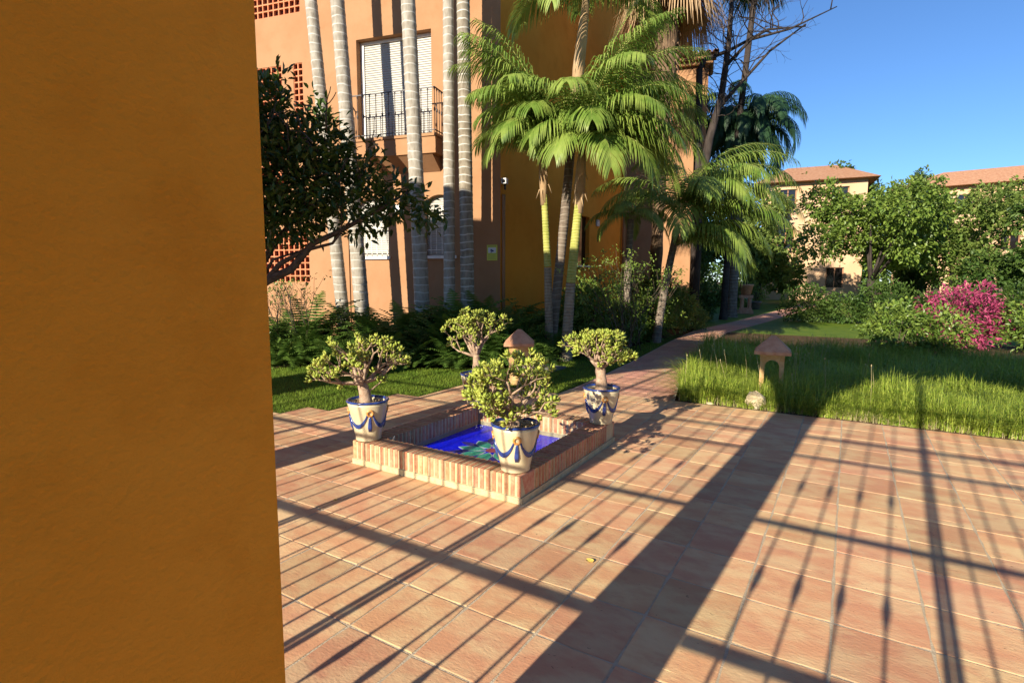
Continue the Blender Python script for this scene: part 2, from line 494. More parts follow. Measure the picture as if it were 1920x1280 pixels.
for x, y in rest:
    a, b = TXP / 2 - .007, TYP / 2 - .007
    mb.cbox(x - a, x + a, y - b, y + b, -.02, .0005, .004)
tag(mb.build('tile', M['tile'], terrace), kind='stuff')

# garden path of smaller tiles running away beside the building
PATH = [(6.84, -3.19, -1.80), (8.0, -3.23, -2.04), (10.2, -3.38, -2.43), (13.5, -3.68, -2.78), (16.8, -3.88, -2.95), (22, -3.5, -2.5), (30, -3.05, -2.0), (40, -2.6, -1.5)]
def path_x(y):
    for (ya, la, ra), (yb, lb, rb) in zip(PATH, PATH[1:]):
        if ya <= y <= yb:
            t = (y - ya) / (yb - ya)
            return la + (lb - la) * t, ra + (rb - ra) * t
    return PATH[-1][1:]
mb = MB()
vs, fs = [], []
for y, l, r in PATH: vs += [(l - .02, y, -.006), (r + .02, y, -.006)]
for i in range(len(PATH) - 1): fs.append((2 * i, 2 * i + 1, 2 * i + 3, 2 * i + 2))
path = tag(MB().add(vs, fs).build('path', M['grout']), kind='structure')
ptm = [tile_mesh('tile', 1.0, 1.0, M['pathtile'], 50 + s) for s in range(5)]
pst = MB()
y, k, row = 6.85, 0, 0
while y < 39:
    dy = .27
    l, r = path_x(y + dy / 2)
    n = 4 if r - l > 1.0 else 3
    wd = (r - l) / n
    for i in range(n):
        x = l + wd * (i + .5)
        if k < 190:
            link('tile', ptm[(row * 3 + i) % 5], path, (x, y + dy / 2, -.004 + random.gauss(0, .001)), (0, 0, random.gauss(0, .004)), (wd - .008, dy - .008, 1)); k += 1
        else:
            pst.box(x - wd / 2 + .005, x + wd / 2 - .005, y + .005, y + dy - .005, -.02, -.0035)
    y += dy; row += 1
tag(pst.build('tile', M['pathtile'], path), kind='stuff')

# lawn between terrace, path and planting bed, and the far lawn
LAWN_EDGE = [(-8.9, 3.0), (-8.2, 5.8), (-7.83, 6.38), (-6.83, 6.67), (-6.0, 7.06), (-5.2, 7.55), (-4.6, 8.1), (-4.42, 10), (-4.1, 12), (-4.0, 16)]
poly = [(-8.02, 3.0), (-8.02, 3.80), (-5.385, 3.822), (-5.385, 4.18), (-5.025, 4.2), (-5.025, 5.31), (-4.665, 5.33), (-4.665, 6.46), (-3.225, 6.47), (-3.225, 7), (-3.26, 8), (-3.41, 10.2), (-3.7, 13.5), (-3.97, 16)]
lp = poly + LAWN_EDGE[::-1]
mb = MB(); mb.add([(x, y, -.004) for x, y in lp], [tuple(range(len(lp)))])
lawn = tag(mb.build('lawn', M['lawn']), kind='structure')
from mathutils.geometry import tessellate_polygon
def inside(x, y, P):
    c = False
    for (x1, y1), (x2, y2) in zip(P, P[1:] + P[:1]):
        if (y1 > y) != (y2 > y) and x < (x2 - x1) * (y - y1) / (y2 - y1) + x1: c = not c
    return c
def blades(name, pts, h, wdt, m, parent=None, bend=.5, hv=.35, seg=1):
    P = np.array(pts); n = len(P)
    a = rng.uniform(0, 2 * PI, n)
    H = (h * rng.uniform(1 - hv, 1 + hv, n))
    lean = rng.uniform(.05, bend, n)
    dirx, diry = np.cos(a), np.sin(a)
    sx, sy = -diry * wdt / 2, dirx * wdt / 2
    def at(t):
        hor = lean * H * t * t
        return np.stack([P[:, 0] + dirx * hor, P[:, 1] + diry * hor, P[:, 2] + H * t * (1 - .25 * lean * t)], 1)
    S = np.stack([sx, sy, np.zeros(n)], 1)
    out = []
    ts = np.linspace(0, 1, seg + 1)
    for t0, t1 in zip(ts, ts[1:]):
        w0, w1 = 1 - t0 * .6, max(.12, 1 - t1 * .9)
        out.append(np.stack([at(t0) - S * w0, at(t0) + S * w0, at(t1) + S * w1, at(t1) - S * w1], 1))
    return quads_mesh(name, np.concatenate(out), m, parent)
pts = []
while len(pts) < 42000:
    x, y = random.uniform(-8.9, -3.2), random.uniform(3.0, 13)
    if y > 8.2 and random.random() < .5: continue
    if inside(x, y, lp): pts.append((x, y, -.004))
tag(blades('lawn_grass', pts, .035, .006, M['blade'], bend=.9), 'short green lawn grass between terrace and planting bed', 'grass', kind='stuff')

# far lawn beyond the path, and the bed on the right
mb = MB()
mb.add([(-14, 17.5, -.012), (-3.86, 17.5, -.012), (-3.5, 22, -.012), (-3.05, 30, -.012), (-2.6, 40, -.012), (-2.6, 75, -.012), (-40, 75, -.012)], [tuple(range(7))])
mb.add([(-2.95, 17.0, -.014), (14, 17, -.014), (30, 75, -.014), (-2.5, 75, -.014), (-1.5, 40, -.014), (-2.0, 30, -.014), (-2.5, 22, -.014)], [tuple(range(7))])
tag(mb.build('far_lawn', M['blade']), kind='structure')
bedp = [(-1.72, 6.86), (-1.76, 7.0), (-2.0, 8.0), (-2.4, 10.2), (-2.75, 13.5), (-2.93, 17.0), (14, 17), (9, 6.86)]
mb = MB(); mb.add([(x, y, -.008) for x, y in bedp], [tuple(range(len(bedp)))])
tag(mb.build('grass_bed', M['earth']), kind='structure')

# ---------------------------------------------------------------- arcade behind the viewer: pillar at the left edge, arches, wrought grilles
def arcade():
    t = thing('arcade', 'orange rendered pillar and arches of the arcade at the left edge', 'arcade', (0, 0, 0))
    X0, X1, Y0, Y1, H = -9.4, 9.0, -.1, .457, 7.05
    arches = [(-9.2, -7.72, 3.1), (-6.55, -4.40, 3.0), (-3.98, -1.06, 2.65), (-.66, 2.26, 2.65), (2.66, 5.58, 2.65)]
    mb = MB()
    x = X0
    XS, HL = -6.95, 5.75     # the wall drops to a lower parapet right of XS
    def pier(a, b):
        if a < XS < b:
            pier(a, XS); pier(XS, b)
            mb.add([(XS, Y0, HL), (XS, Y1, HL), (XS, Y1, 7.05), (XS, Y0, 7.05)], [(0, 1, 2, 3)])
            return
        H = 7.05 if b <= XS else HL
        mb.add([(a, Y0, -.05), (b, Y0, -.05), (b, Y0, H), (a, Y0, H)], [(0, 1, 2, 3)])
        mb.add([(a, Y1, -.05), (b, Y1, -.05), (b, Y1, H), (a, Y1, H)], [(3, 2, 1, 0)])
    for a, b, c in arches:
        pier(x, a)
        r = (b - a) / 2; m = (a + b) / 2; H = 7.05 if b <= XS else HL
        for xx, s in ((a, 1), (b, -1)):
            q = [(xx, Y0, -.05), (xx, Y1, -.05), (xx, Y1, c), (xx, Y0, c)]
            mb.add(q, [(0, 1, 2, 3) if s < 0 else (3, 2, 1, 0)])
        n = 28
        for i in range(n):
            a0, a1 = PI - PI * i / n, PI - PI * (i + 1) / n
            p0 = (m + r * math.cos(a0), c + r * math.sin(a0)); p1 = (m + r * math.cos(a1), c + r * math.sin(a1))
            mb.add([(p0[0], Y0, p0[1]), (p1[0], Y0, p1[1]), (p1[0], Y0, H), (p0[0], Y0, H)], [(0, 1, 2, 3)])
            mb.add([(p0[0], Y1, p0[1]), (p1[0], Y1, p1[1]), (p1[0], Y1, H), (p0[0], Y1, H)], [(3, 2, 1, 0)])
            mb.add([(p0[0], Y0, p0[1]), (p0[0], Y1, p0[1]), (p1[0], Y1, p1[1]), (p1[0], Y0, p1[1])], [(0, 1, 2, 3)])
        x = b
    pier(x, X1)
    mb.add([(X0, Y0, 7.05), (XS, Y0, 7.05), (XS, Y1, 7.05), (X0, Y1, 7.05)], [(0, 1, 2, 3)])
    mb.add([(XS, Y0, HL), (X1, Y0, HL), (X1, Y1, HL), (XS, Y1, HL)], [(0, 1, 2, 3)])
    mb.add([(X0, Y0, -.05), (X0, Y1, -.05), (X0, Y1, 7.05), (X0, Y0, 7.05)], [(3, 2, 1, 0)])
    mb.add([(X1, Y0, -.05), (X1, Y1, -.05), (X1, Y1, HL), (X1, Y0, HL)], [(0, 1, 2, 3)])
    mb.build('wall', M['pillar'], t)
    return arches
ARCHES = arcade()

def grille(a, b, c, label):
    t = thing('iron_grille', label, 'grille', ((a + b) / 2, -.125, 0), 0, 'wrought iron grilles in the arcade arches')
    r = (b - a) / 2
    top = lambda x: c + math.sqrt(max(0, r * r - x * x))
    def half(z):  # free half width at height z
        return r if z < c else math.sqrt(max(0, r * r - (z - c) ** 2))
    mb = MB()
    for z, h in ((.98, .04), (1.58, .03), (2.24, .026), (2.53, .03), (3.13, .026), (3.76, .026)):
        w_ = half(z)
        mb.box(-w_, w_, -.012, .012, z - h / 2, z + h / 2)
    mb.build('rail', M['iron'], t)
    for p in (-.54, .54):
        mb = MB()
        mb.box(p - .034, p - .003, -.017, .017, .01, top(p)); mb.box(p + .003, p + .034, -.017, .017, .01, top(p))
        mb.build('post', M['iron'], t)
    xs = [(-.54 + .135 * k, False) for k in range(1, 8)]
    for s in (-1, 1):
        xs += [(s * (.76 + .182 * k), True) for k in range(4) if .76 + .182 * k < r - .03]
    for x, knob in xs:
        mb = MB()
        mb.tube([(x, 0, .05), (x, 0, top(x))], .0075, 6)
        if knob:
            for z in (.64, 1.27, 1.91):
                mb.lathe([(.0075, z - .075), (.016, z - .03), (.02, z), (.016, z + .03), (.0075, z + .075)], 8, cx=x)
        mb.build('bar', M['iron'], t)
GL = ['iron grille throwing its barred shadow over the lawn edge on the left',
      'iron grille whose barred shadow falls across the fountain',
      'iron grille whose barred shadow falls right of the wide pillar shadow',
      'iron grille in the arch furthest right, shadowing the far terrace']
for (a, b, c), lb in zip(ARCHES[1:], GL): grille(a, b, c, lb)

# ---------------------------------------------------------------- main building (local frame: x along the facade, y into the house)
TH = R(13)
BC = Vector((-6.77, 10.59, 0))
def bw(x, y, z=0):
    return BC + Vector((x * math.cos(TH) - y * math.sin(TH), x * math.sin(TH) + y * math.cos(TH), z))
house = thing('apartment_building', 'orange stuccoed apartment building with shuttered balcony door and brick lattices', 'building', BC, TH)

def grid_wall(mb, x0, x1, z0, z1, y, depth, holes, axis='x'):
    """wall face in plane y with rectangular holes (xa,xb,za,zb) and their reveals of given depth"""
    xs = sorted({x0, x1, *[h[0] for h in holes], *[h[1] for h in holes]})
    zs = sorted({z0, z1, *[h[2] for h in holes], *[h[3] for h in holes]})
    def P(x, yy, z): return (x, yy, z) if axis == 'x' else (yy, x, z)
    fl = (0, 1, 2, 3) if axis == 'x' else (3, 2, 1, 0)
    for xa, xb in zip(xs, xs[1:]):
        for za, zb in zip(zs, zs[1:]):
            mx, mz = (xa + xb) / 2, (za + zb) / 2
            if any(h[0] < mx < h[1] and h[2] < mz < h[3] for h in holes): continue
            mb.add([P(xa, y, za), P(xb, y, za), P(xb, y, zb), P(xa, y, zb)], [fl])
    for h in holes:
        d = h[4] if len(h) > 4 else depth
        xa, xb, za, zb = h[:4]
        yb = y + d
        for q in ([P(xa, y, za), P(xa, yb, za), P(xa, yb, zb), P(xa, y, zb)], [P(xb, y, za), P(xb, yb, za), P(xb, yb, zb), P(xb, y, zb)],
                  [P(xa, y, zb), P(xa, yb, zb), P(xb, yb, zb), P(xb, y, zb)], [P(xa, y, za), P(xa, yb, za), P(xb, yb, za), P(xb, y, za)]):
            mb.add(q, [(0, 1, 2, 3)])

DOOR = (-3.63, -1.665, 4.80, 7.12, .24)
W1 = (-3.78, -2.87, 2.06, 3.46, .16)
W2 = (-1.90, -1.12, 2.06, 3.46, .16)
LAT1 = (-9.2, -5.19, 7.97, 10.2, .10)
LAT2 = (-9.2, -5.81, 3.9, 6.80, .10)
LAT3 = (-5.46, -5.18, 5.0, 6.80, .10)
LAT4 = (-9.2, -5.17, 1.42, 2.75, .10)
W3 = (.5, 1.9, 7.6, 9.4, .2)
mb = MB()
grid_wall(mb, -16, 0, -.1, 12.5, 0, .2, [DOOR, W1, W2, LAT1, LAT2, LAT3, LAT4])
# long shaded side running back along the garden, stepping in once, then the sunlit end bay
def wl(X, Y, z):
    d = Vector((X, Y, 0)) - BC
    return (d.x * math.cos(TH) + d.y * math.sin(TH), -d.x * math.sin(TH) + d.y * math.cos(TH), z)
def side_wall(Xa, Ya, Xb, Yb, z0, z1):
    mb.add([wl(Xa, Ya, z0), wl(Xb, Yb, z0), wl(Xb, Yb, z1), wl(Xa, Ya, z1)], [(0, 1, 2, 3)])
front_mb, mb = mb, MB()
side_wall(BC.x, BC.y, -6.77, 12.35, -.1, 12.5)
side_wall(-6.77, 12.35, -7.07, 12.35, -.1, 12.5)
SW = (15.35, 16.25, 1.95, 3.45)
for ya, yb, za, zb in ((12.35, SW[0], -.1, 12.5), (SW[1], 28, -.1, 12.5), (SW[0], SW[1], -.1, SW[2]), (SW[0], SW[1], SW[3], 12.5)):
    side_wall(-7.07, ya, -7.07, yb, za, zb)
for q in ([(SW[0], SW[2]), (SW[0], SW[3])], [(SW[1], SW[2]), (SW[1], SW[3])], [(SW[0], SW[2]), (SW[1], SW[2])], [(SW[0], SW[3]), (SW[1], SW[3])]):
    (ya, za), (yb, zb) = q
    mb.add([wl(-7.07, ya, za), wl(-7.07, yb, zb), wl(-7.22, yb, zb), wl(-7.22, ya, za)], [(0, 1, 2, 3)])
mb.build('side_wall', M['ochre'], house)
mb = front_mb
E0, E1, EH = (-7.07, 19.5), (-4.49, 20.1), 8.95
side_wall(E0[0], E0[1], E1[0], E1[1], -.1, EH)
side_wall(E1[0], E1[1], -7.0, 28.0, -.1, EH)
mb.add([(-16, 0, 12.5), (0, 0, 12.5), wl(-6.77, 12.35, 12.5), wl(-7.07, 12.35, 12.5), wl(-7.07, 28, 12.5), (-16, 16, 12.5)], [(0, 1, 2, 3, 4, 5)])
mb.add([(-16, 0, -.1), (-16, 16, -.1), (-16, 16, 12.5), (-16, 0, 12.5)], [(0, 1, 2, 3)])
mb.add([(-16, 16, -.1), wl(-7.07, 28, -.1), wl(-7.07, 28, 12.5), (-16, 16, 12.5)], [(0, 1, 2, 3)])
wall = mb.build('wall', M['stucco'], house)
# raised strip left of the ground-floor lattice (the wall steps forward there)
MB().box(-5.16, -3.98, -.035, -.002, -.1, 2.9).build('wall_panel', M['stucco'], house)

# lattices of small clay blocks
def lattice(h, nx, nz, label=None):
    xa, xb, za, zb, d = h
    mb = MB()
    t_ = .034
    px, pz = (xb - xa) / nx, (zb - za) / nz
    for i in range(nx + 1):
        x = xa + i * px
        mb.box(max(xa, x - t_ / 2) + .001, min(xb, x + t_ / 2) - .001, .012, .085, za + .001, zb - .001)
    for k in range(nz + 1):
        z = za + k * pz
        for i in range(nx):
            x = xa + i * px
            mb.box(x + t_ / 2 + .0005, x + px - t_ / 2 - .0005, .014, .083, max(za, z - t_ / 2) + .001, min(zb, z + t_ / 2) - .001)
    o = mb.build('lattice', M['lattice'], house)
    MB().box(xa - .1, xb + .1, d + .15, d + .17, za - .1, zb + .1).build('backing', M['dark'], o)
lattice(LAT1, 25, 14)
lattice(LAT2, 21, 18)
lattice(LAT3, 2, 12)
lattice(LAT4, 25, 8)

# balcony door with roller shutter
xa, xb, za, zb, d = DOOR
mb = MB()
for s in (0,):
    mb.box(xa + .01, xa + .09, d - .07, d, za, zb - .005); mb.box(xb - .035, xb - .004, d - .07, d, za, zb - .005); mb.box(xa + .09, xb - .035, d - .07, d, zb - .07, zb - .005)
df = mb.build('door_frame', M['white'], house)
sh = bpy.data.objects.new('roller_shutter', None); C.objects.link(sh); sh.parent = house
ns = 42
zz0, zz1 = za + .02, zb - .08
st = (zz1 - zz0) / ns
sm = MB().add([(xa + .1, d - .02, 0), (xb - .045, d - .02, 0), (xb - .045, d - .036, st * .25), (xa + .1, d - .036, st * .25), (xb - .045, d - .036, st * .75), (xa + .1, d - .036, st * .75), (xb - .045, d - .02, st * .97), (xa + .1, d - .02, st * .97)],
              [(0, 1, 2, 3), (3, 2, 4, 5), (5, 4, 6, 7)]).build('slat', M['shutter'], sh, (0, 0, zz0))
for k in range(1, ns):
    link('slat', sm.data, sh, (0, 0, zz0 + st * k))
MB().box(xa + .05, xb - .02, d + .01, d + .03, za, zb - .01).build('door_panel', M['shutter'], house)

# balcony: shallow slab with soffit, iron railing of bars with collars
bx0, bx1, byd = -3.86, -1.36, .46
mb = MB()
mb.box(bx0, bx1, -byd, -.002, 4.30, 4.66)
mb.box(bx0 + .01, bx1 + .03, -byd - .03, -.003, 4.661, 4.72)
mb.add([(bx0 + .1, -byd + .02, 4.299), (bx1 - .1, -byd + .02, 4.299), (bx1 - .1, -.01, 3.98), (bx0 + .1, -.01, 3.98)], [(0, 1, 2, 3)])
mb.add([(bx1 - .1, -byd + .02, 4.299), (bx1 - .1, -.01, 4.299), (bx1 - .1, -.01, 3.98)], [(0, 1, 2)])
mb.add([(bx0 + .1, -byd + .02, 4.299), (bx0 + .1, -.01, 4.299), (bx0 + .1, -.01, 3.98)], [(2, 1, 0)])
mb.build('balcony', M['stucco'], house)
rail = bpy.data.objects.new('balcony_railing', None); C.objects.link(rail); rail.parent = house
mb = MB()
zt, zm, zl = 5.70, 5.22, 4.80
for z, h in ((zt, .022), (zl, .016)):
    mb.box(bx0 + .02, bx1 - .0, -byd - .012, -byd + .012, z - h, z)
    mb.box(bx1 - .024, bx1 - .001, -byd + .0125, -.003, z - h, z)
    mb.box(bx0 + .02, bx0 + .043, -byd + .0125, -.003, z - h, z)
mb.build('rail', M['iron'], rail)
def baluster(x, y, z0=4.72, knob=True):
    mb = MB(); mb.tube([(x, y, z0), (x, y, zt - .02)], .0085, 6)
    if knob:
        for z in (zm,):
            mb.lathe([(.0085, z - .05), (.02, z - .02), (.02, z + .02), (.0085, z + .05)], 8, cx=x, cy=y)
        mb.lathe([(.0085, zt - .09), (.018, zt - .04), (.018, zt - .023)], 8, cx=x, cy=y)
    return mb
n = 15
for i in range(n + 1):
    x = bx0 + .03 + (bx1 - bx0 - .045) * i / n
    baluster(x, -byd).build('bar', M['iron'], rail)
for i in range(n):
    if i % 3 != 1: continue
    for q in (0, 1):
        x = bx0 + .03 + (bx1 - bx0 - .045) * (i + q * 1.0 + .5) / n
        mb = MB(); mb.tube([(x, -byd, 4.72), (x, -byd, zm)], .0065, 5); mb.build('bar', M['iron'], rail)
for i in range(1, 4):
    baluster(bx1 - .012, -byd + byd * i / 4).build('bar', M['iron'], rail)

# arched ground-floor windows with white shutters, sills and grilles
def arched_window(h):
    xa, xb, za, zb, d = h
    w_ = bpy.data.objects.new('window', None); C.objects.link(w_); w_.parent = house
    mb = MB()
    n = 26
    st = (zb - za) / n
    for k in range(n):
        z = za + k * st
        mb.add([(xa, d - .012, z), (xb, d - .012, z), (xb, d - .026, z + st * .3), (xa, d - .026, z + st * .3), (xb, d - .026, z + st * .8), (xa, d - .026, z + st * .8), (xb, d - .012, z + st), (xa, d - .012, z + st)],
               [(0, 1, 2, 3), (3, 2, 4, 5), (5, 4, 6, 7)])
    mb.build('shutter', M['shutter'], w_)
    # segmental head closing the rectangular opening
    mb = MB()
    m = (xa + xb) / 2; hw = (xb - xa) / 2; rise = .30
    n = 14
    for i in range(n):
        x0 = xa + 2 * hw * i / n; x1 = xa + 2 * hw * (i + 1) / n
        f = lambda x: zb - rise * (1 - math.sqrt(max(0, 1 - ((x - m) / hw) ** 2)))
        mb.add([(x0, .0, f(x0)), (x1, .0, f(x1)), (x1, .0, zb), (x0, .0, zb)], [(0, 1, 2, 3)])
        mb.add([(x0, .0, f(x0)), (x1, .0, f(x1)), (x1, d - .03, f(x1)), (x0, d - .03, f(x0))], [(0, 1, 2, 3)])
    mb.build('arch_head', M['stucco'], w_)
    MB().box(xa - .05, xb + .05, -.06, d - .03, za - .07, za - .002).build('sill', M['white'], w_)
    g = MB()
    for z in (za + .13, za + .68, za + 1.05):
        g.box(xa + .01, xb - .01, -.012, .004, z - .009, z + .009)
    k = 0
    nb = max(4, round((xb - xa) / .15))
    for i in range(nb + 1):
        x = xa + .03 + (xb - xa - .06) * i / nb
        g.box(x - .0085, x + .0085, -.02, -.0125, za + .04, zb - .22 - .2 * abs((x - m) / hw))
    g.build('grille', M['whiteiron'], w_)
arched_window(W1); arched_window(W2)
# slim dark window in the shaded side, drainpipes
mb = MB(); mb.add([wl(-7.20, SW[0], SW[2]), wl(-7.20, SW[1], SW[2]), wl(-7.20, SW[1], SW[3]), wl(-7.20, SW[0], SW[3])], [(0, 1, 2, 3)]); mb.build('window', M['glass'], house)
sb = bpy.data.objects.new('sill', MB().box(-.10, .06, -.5, .5, -.05, -.002).build('sill', M['white'], house).data)
bpy.data.objects.remove(bpy.data.objects['sill.002']) if 'sill.002' in bpy.data.objects else None
C.objects.link(sb); sb.parent = house; sb.location = wl(-7.07, 15.8, SW[2]); sb.rotation_euler.z = -TH
MB().tube([(.055, .06, 0), (.055, .06, 3.4)], .04, 8).build('downpipe', M['stucco'], house)
dp = MB().tube([(0, 0, 0), (0, 0, 9)], .055, 8).build('downpipe', M['stucco'], house); dp.location = wl(-6.98, 19.1, 0)
# eaves of curved tiles over the end bay
ev = bpy.data.objects.new('eaves', None); C.objects.link(ev); ev.parent = house; ev.location = wl(E0[0], E0[1], EH)
mb = MB()
mb.box(.1, 2.78, -.16, 0, -.22, -.10); mb.box(.1, 2.88, -.28, 0, -.098, .02)
mb.build('cornice', M['stucco'], ev)
tb = MB()
nn = 8
vs, fs = [], []
for rr_, hh in ((.10, .085), (.082, .069)):
    for yy in (0, 1.2):
        for i in range(nn + 1):
            a = PI * i / nn
            vs.append((rr_ * math.cos(a), yy, hh * math.sin(a) + yy * .28))
k = nn + 1
for i in range(nn):
    fs += [(i, i + 1, k + i + 1, k + i), (2 * k + i, 3 * k + i, 3 * k + i + 1, 2 * k + i + 1), (i, 2 * k + i, 2 * k + i + 1, i + 1)]
t0 = tb.add(vs, fs, 0, True).build('tile', M['rooftile'], ev, (.2, -.42, .04))
for i in range(1, 13): link('tile', t0.data, ev, (.2 + .22 * i, -.42 + random.gauss(0, .012), .04))
for i in range(12):
    o = link('tile', t0.data, ev, (.31 + .22 * i, -.37, .12), (0, PI, 0)); o.scale = (.8, 1, 1)
MB().add([(.1, -.4, .035), (2.95, -.4, .035), (2.95, 1.3, .51), (.1, 1.3, .51)], [(0, 1, 2, 3)]).build('roof', M['rooftile'], ev)

# things fixed to the wall
def at_house(name, label, cat, x, y, z, group=None):
    return thing(name, label, cat, bw(x, y, z), TH, group)
t = at_house('warning_sign', 'yellow and white camera warning sign on the wall corner', 'sign', -.195, -.005, 2.11)
MB().box(-.125, .125, -.012, 0, -.175, .175).build('panel', M['yellow'], t)
MB().box(-.095, .095, -.0145, -.0125, -.005, .115).build('picture_field', M['signwhite'], t)
MB().box(-.10, .10, -.0145, -.0125, .13, .155).build('heading_band', M['signgreen'], t)
mb = MB()
mb.add([(-.045, -.0165, .045), (.03, -.0165, .02), (.05, -.0165, .045), (-.025, -.0165, .08)], [(0, 1, 2, 3)])
mb.add([(-.012, -.0165, .03), (.005, -.0165, .022), (-.004, -.0165, .0), (-.04, -.0165, .0), (-.04, -.0165, .008), (-.02, -.0165, .012)], [(0, 1, 2, 3, 4, 5)])
mb.build('camera_symbol', M['signblue'], t)
mb = MB()
for k in range(5): mb.box(-.10, .10 - .03 * (k % 2), -.0145, -.0125, -.035 - .026 * k, -.025 - .026 * k)
mb.build('text_lines', M['signgreen'], t)
t = at_house('wall_plaque', 'small white plaque on the wall between the arched windows', 'sign', -2.56, -.005, 3.16)
MB().box(-.13, .13, -.02, 0, -.12, .12).build('plate', M['white'], t)
MB().box(-.105, .105, -.023, -.0205, -.09, -.03).build('text_lines', M['signwhite'], t)
t = thing('junction_box', 'plain white square box on the shaded side wall right of the dark window', 'box', (-7.065, 16.85, 3.33), PI / 2)
MB().cbox(-.11, .11, -.05, 0, -.10, .10, .012).build('cover', M['plastic'], t)
MB().box(-.04, .04, -.053, -.0505, -.01, .01).build('latch', M['white'], t)
t = at_house('security_camera', 'small grey security camera on bracket at the wall corner', 'camera', .09, .05, 3.5)
MB().box(-.06, .06, -.10, .04, .12, .24).build('housing', M['plastic'], t)
MB().tube([(0, -.101, .18), (0, -.125, .18)], .035, 10).build('lens', M['glass'], t)
MB().tube([(0, 0, 0), (0, 0, .118)], .025, 8).build('bracket', M['iron'], t)

# ---------------------------------------------------------------- fountain
FX0, FX1, FY0, FY1, FH, FT = -3.39, -1.79, 3.06, 4.78, .19, .19
fo = thing('fountain', 'low square brick fountain with blue tiled basin', 'fountain', ((FX0 + FX1) / 2, (FY0 + FY1) / 2, 0))
hx, hy = (FX1 - FX0) / 2, (FY1 - FY0) / 2
mb = MB()
e = .004
for x0, x1, y0, y1 in ((-hx + e, hx - e, -hy + e, -hy + FT - e), (-hx + e, hx - e, hy - FT + e, hy - e), (-hx + e, -hx + FT - e, -hy + FT - e, hy - FT + e), (hx - FT + e, hx - e, -hy + FT - e, hy - FT + e)):
    mb.box(x0, x1, y0, y1, .001, FH - .003)
mb.build('mortar_wall', M['mortar'], fo)
mb = MB()
pz, pw = .045, .006
for x0, x1, y0, y1 in ((-hx - pw, hx + pw, -hy - pw, -hy + .003), (-hx - pw, hx + pw, hy - .003, hy + pw), (-hx - pw, -hx + .003, -hy + .0035, hy - .0035), (hx - .003, hx + pw, -hy + .0035, hy - .0035)):
    mb.cbox(x0, x1, y0, y1, 0, pz, .003)
mb.build('plinth', M['mortar'], fo)
bms = []
for s in range(6):
    r = random.Random(s)
    mb = MB(); mb.cbox(-.0165, .0165, -FT / 2, FT / 2, -.07, .072 + r.uniform(-.001, .0012), .0035)
    v = [(x + r.gauss(0, .0009), y + r.gauss(0, .001), z) for x, y, z in mb.v]
    me = bpy.data.meshes.new('brick'); me.from_pydata(v, [], mb.f); me.materials.append(M['brick']); me.update(); bms.append(me)
nb = 0
def brick(x, y, rz):
    link('brick', random.choice(bms), fo, (x + random.gauss(0, .0008), y, .1195), (random.gauss(0, .004), 0, rz + random.gauss(0, .008)))
n = 32
for i in range(n):
    x = -hx + .02 + (2 * hx - .04) * i / (n - 1)
    brick(x, -hy + FT / 2 - .001, 0); brick(x, hy - FT / 2 + .001, 0)
n = 27
for i in range(n):
    y = -hy + FT + .028 + (2 * hy - 2 * FT - .056) * i / (n - 1)
    brick(-hx + FT / 2 - .001, y, PI / 2); brick(hx - FT / 2 + .001, y, PI / 2)
ix, iy = hx - FT, hy - FT
MB().add([(-ix, -iy, .006), (ix, -iy, .006), (ix, iy, .006), (-ix, iy, .006)], [(0, 1, 2, 3)]).build('basin_floor', M['floorblue'], fo)
# flower mosaic on the basin floor: almond petals with pale borders, navy petals between
def petal(r0, r1, wd, ang, z, n=7):
    pts = []
    for i in range(n):
        t_ = i / (n - 1); pts.append((r0 + (r1 - r0) * t_, wd * math.sin(PI * t_)))
    for i in range(n - 2, 0, -1):
        t_ = i / (n - 1); pts.append((r0 + (r1 - r0) * t_, -wd * math.sin(PI * t_)))
    c, s = math.cos(ang), math.sin(ang)
    top = [(x * c - y * s, x * s + y * c, z) for x, y in pts]
    k = len(top)
    return top + [(x, y, .004) for x, y, _ in top], [tuple(range(k))] + [(i, k + i, k + (i + 1) % k, (i + 1) % k) for i in range(k)]
for k in range(8):
    a = PI / 4 * k + .2
    for (r0, r1, wd, z, m_, a_) in ((.055, .33, .075, .008, 'mosaicwhite', a), (.075, .31, .060, .010, 'mosaicgreen', a), (.16, .40, .04, .009, 'mosaicnavy', a + PI / 8)):
        v, f_ = petal(r0, r1, wd, a_, z)
        MB().add(v, f_).build('mosaic_petal', M[m_], fo)
v = [(.06 * math.cos(2 * PI * i / 16), .06 * math.sin(2 * PI * i / 16), .0105) for i in range(16)]
MB().add(v, [tuple(range(16))]).build('mosaic_centre', M['mosaicred'], fo)
# water sheet
nx = 24
MB().add([(-ix, -iy, .046), (ix, -iy, .046), (ix, iy, .046), (-ix, iy, .046)], [(0, 1, 2, 3)]).build('water', M['water'], fo)
def jet(x, y, dx, dy, h):
    mb = MB()
    pts = []
    for i in range(13):
        t_ = i / 12
        pts.append((x + dx * t_, y + dy * t_, .13 + h * 4 * t_ * (1 - t_) * 1.0 - .08 * t_ * t_))
    mb.tube(pts[:3], .0006, 5)
    for i in range(4, 13):
        for q in range(1 + i // 8):
            px, py, pz_ = pts[i]
            o = [random.gauss(0, .008) for _ in range(3)]
            r_ = random.uniform(.0007, .0017)
            mb.lathe([(.0001, pz_ + o[2] - r_), (r_, pz_ + o[2]), (.0001, pz_ + o[2] + r_)], 5, cx=px + o[0], cy=py + o[1])
    mb.build('water_jet', M['spray'], fo)
jet(-ix + .02, -iy + .02, .17, .17, .14)
jet(ix - .02, iy - .02, -.17, -.17, .14)
jet(-ix + .02, iy - .02, .17, -.17, .14)
jet(ix - .02, -iy + .02, -.17, .17, .14)
mb = MB()
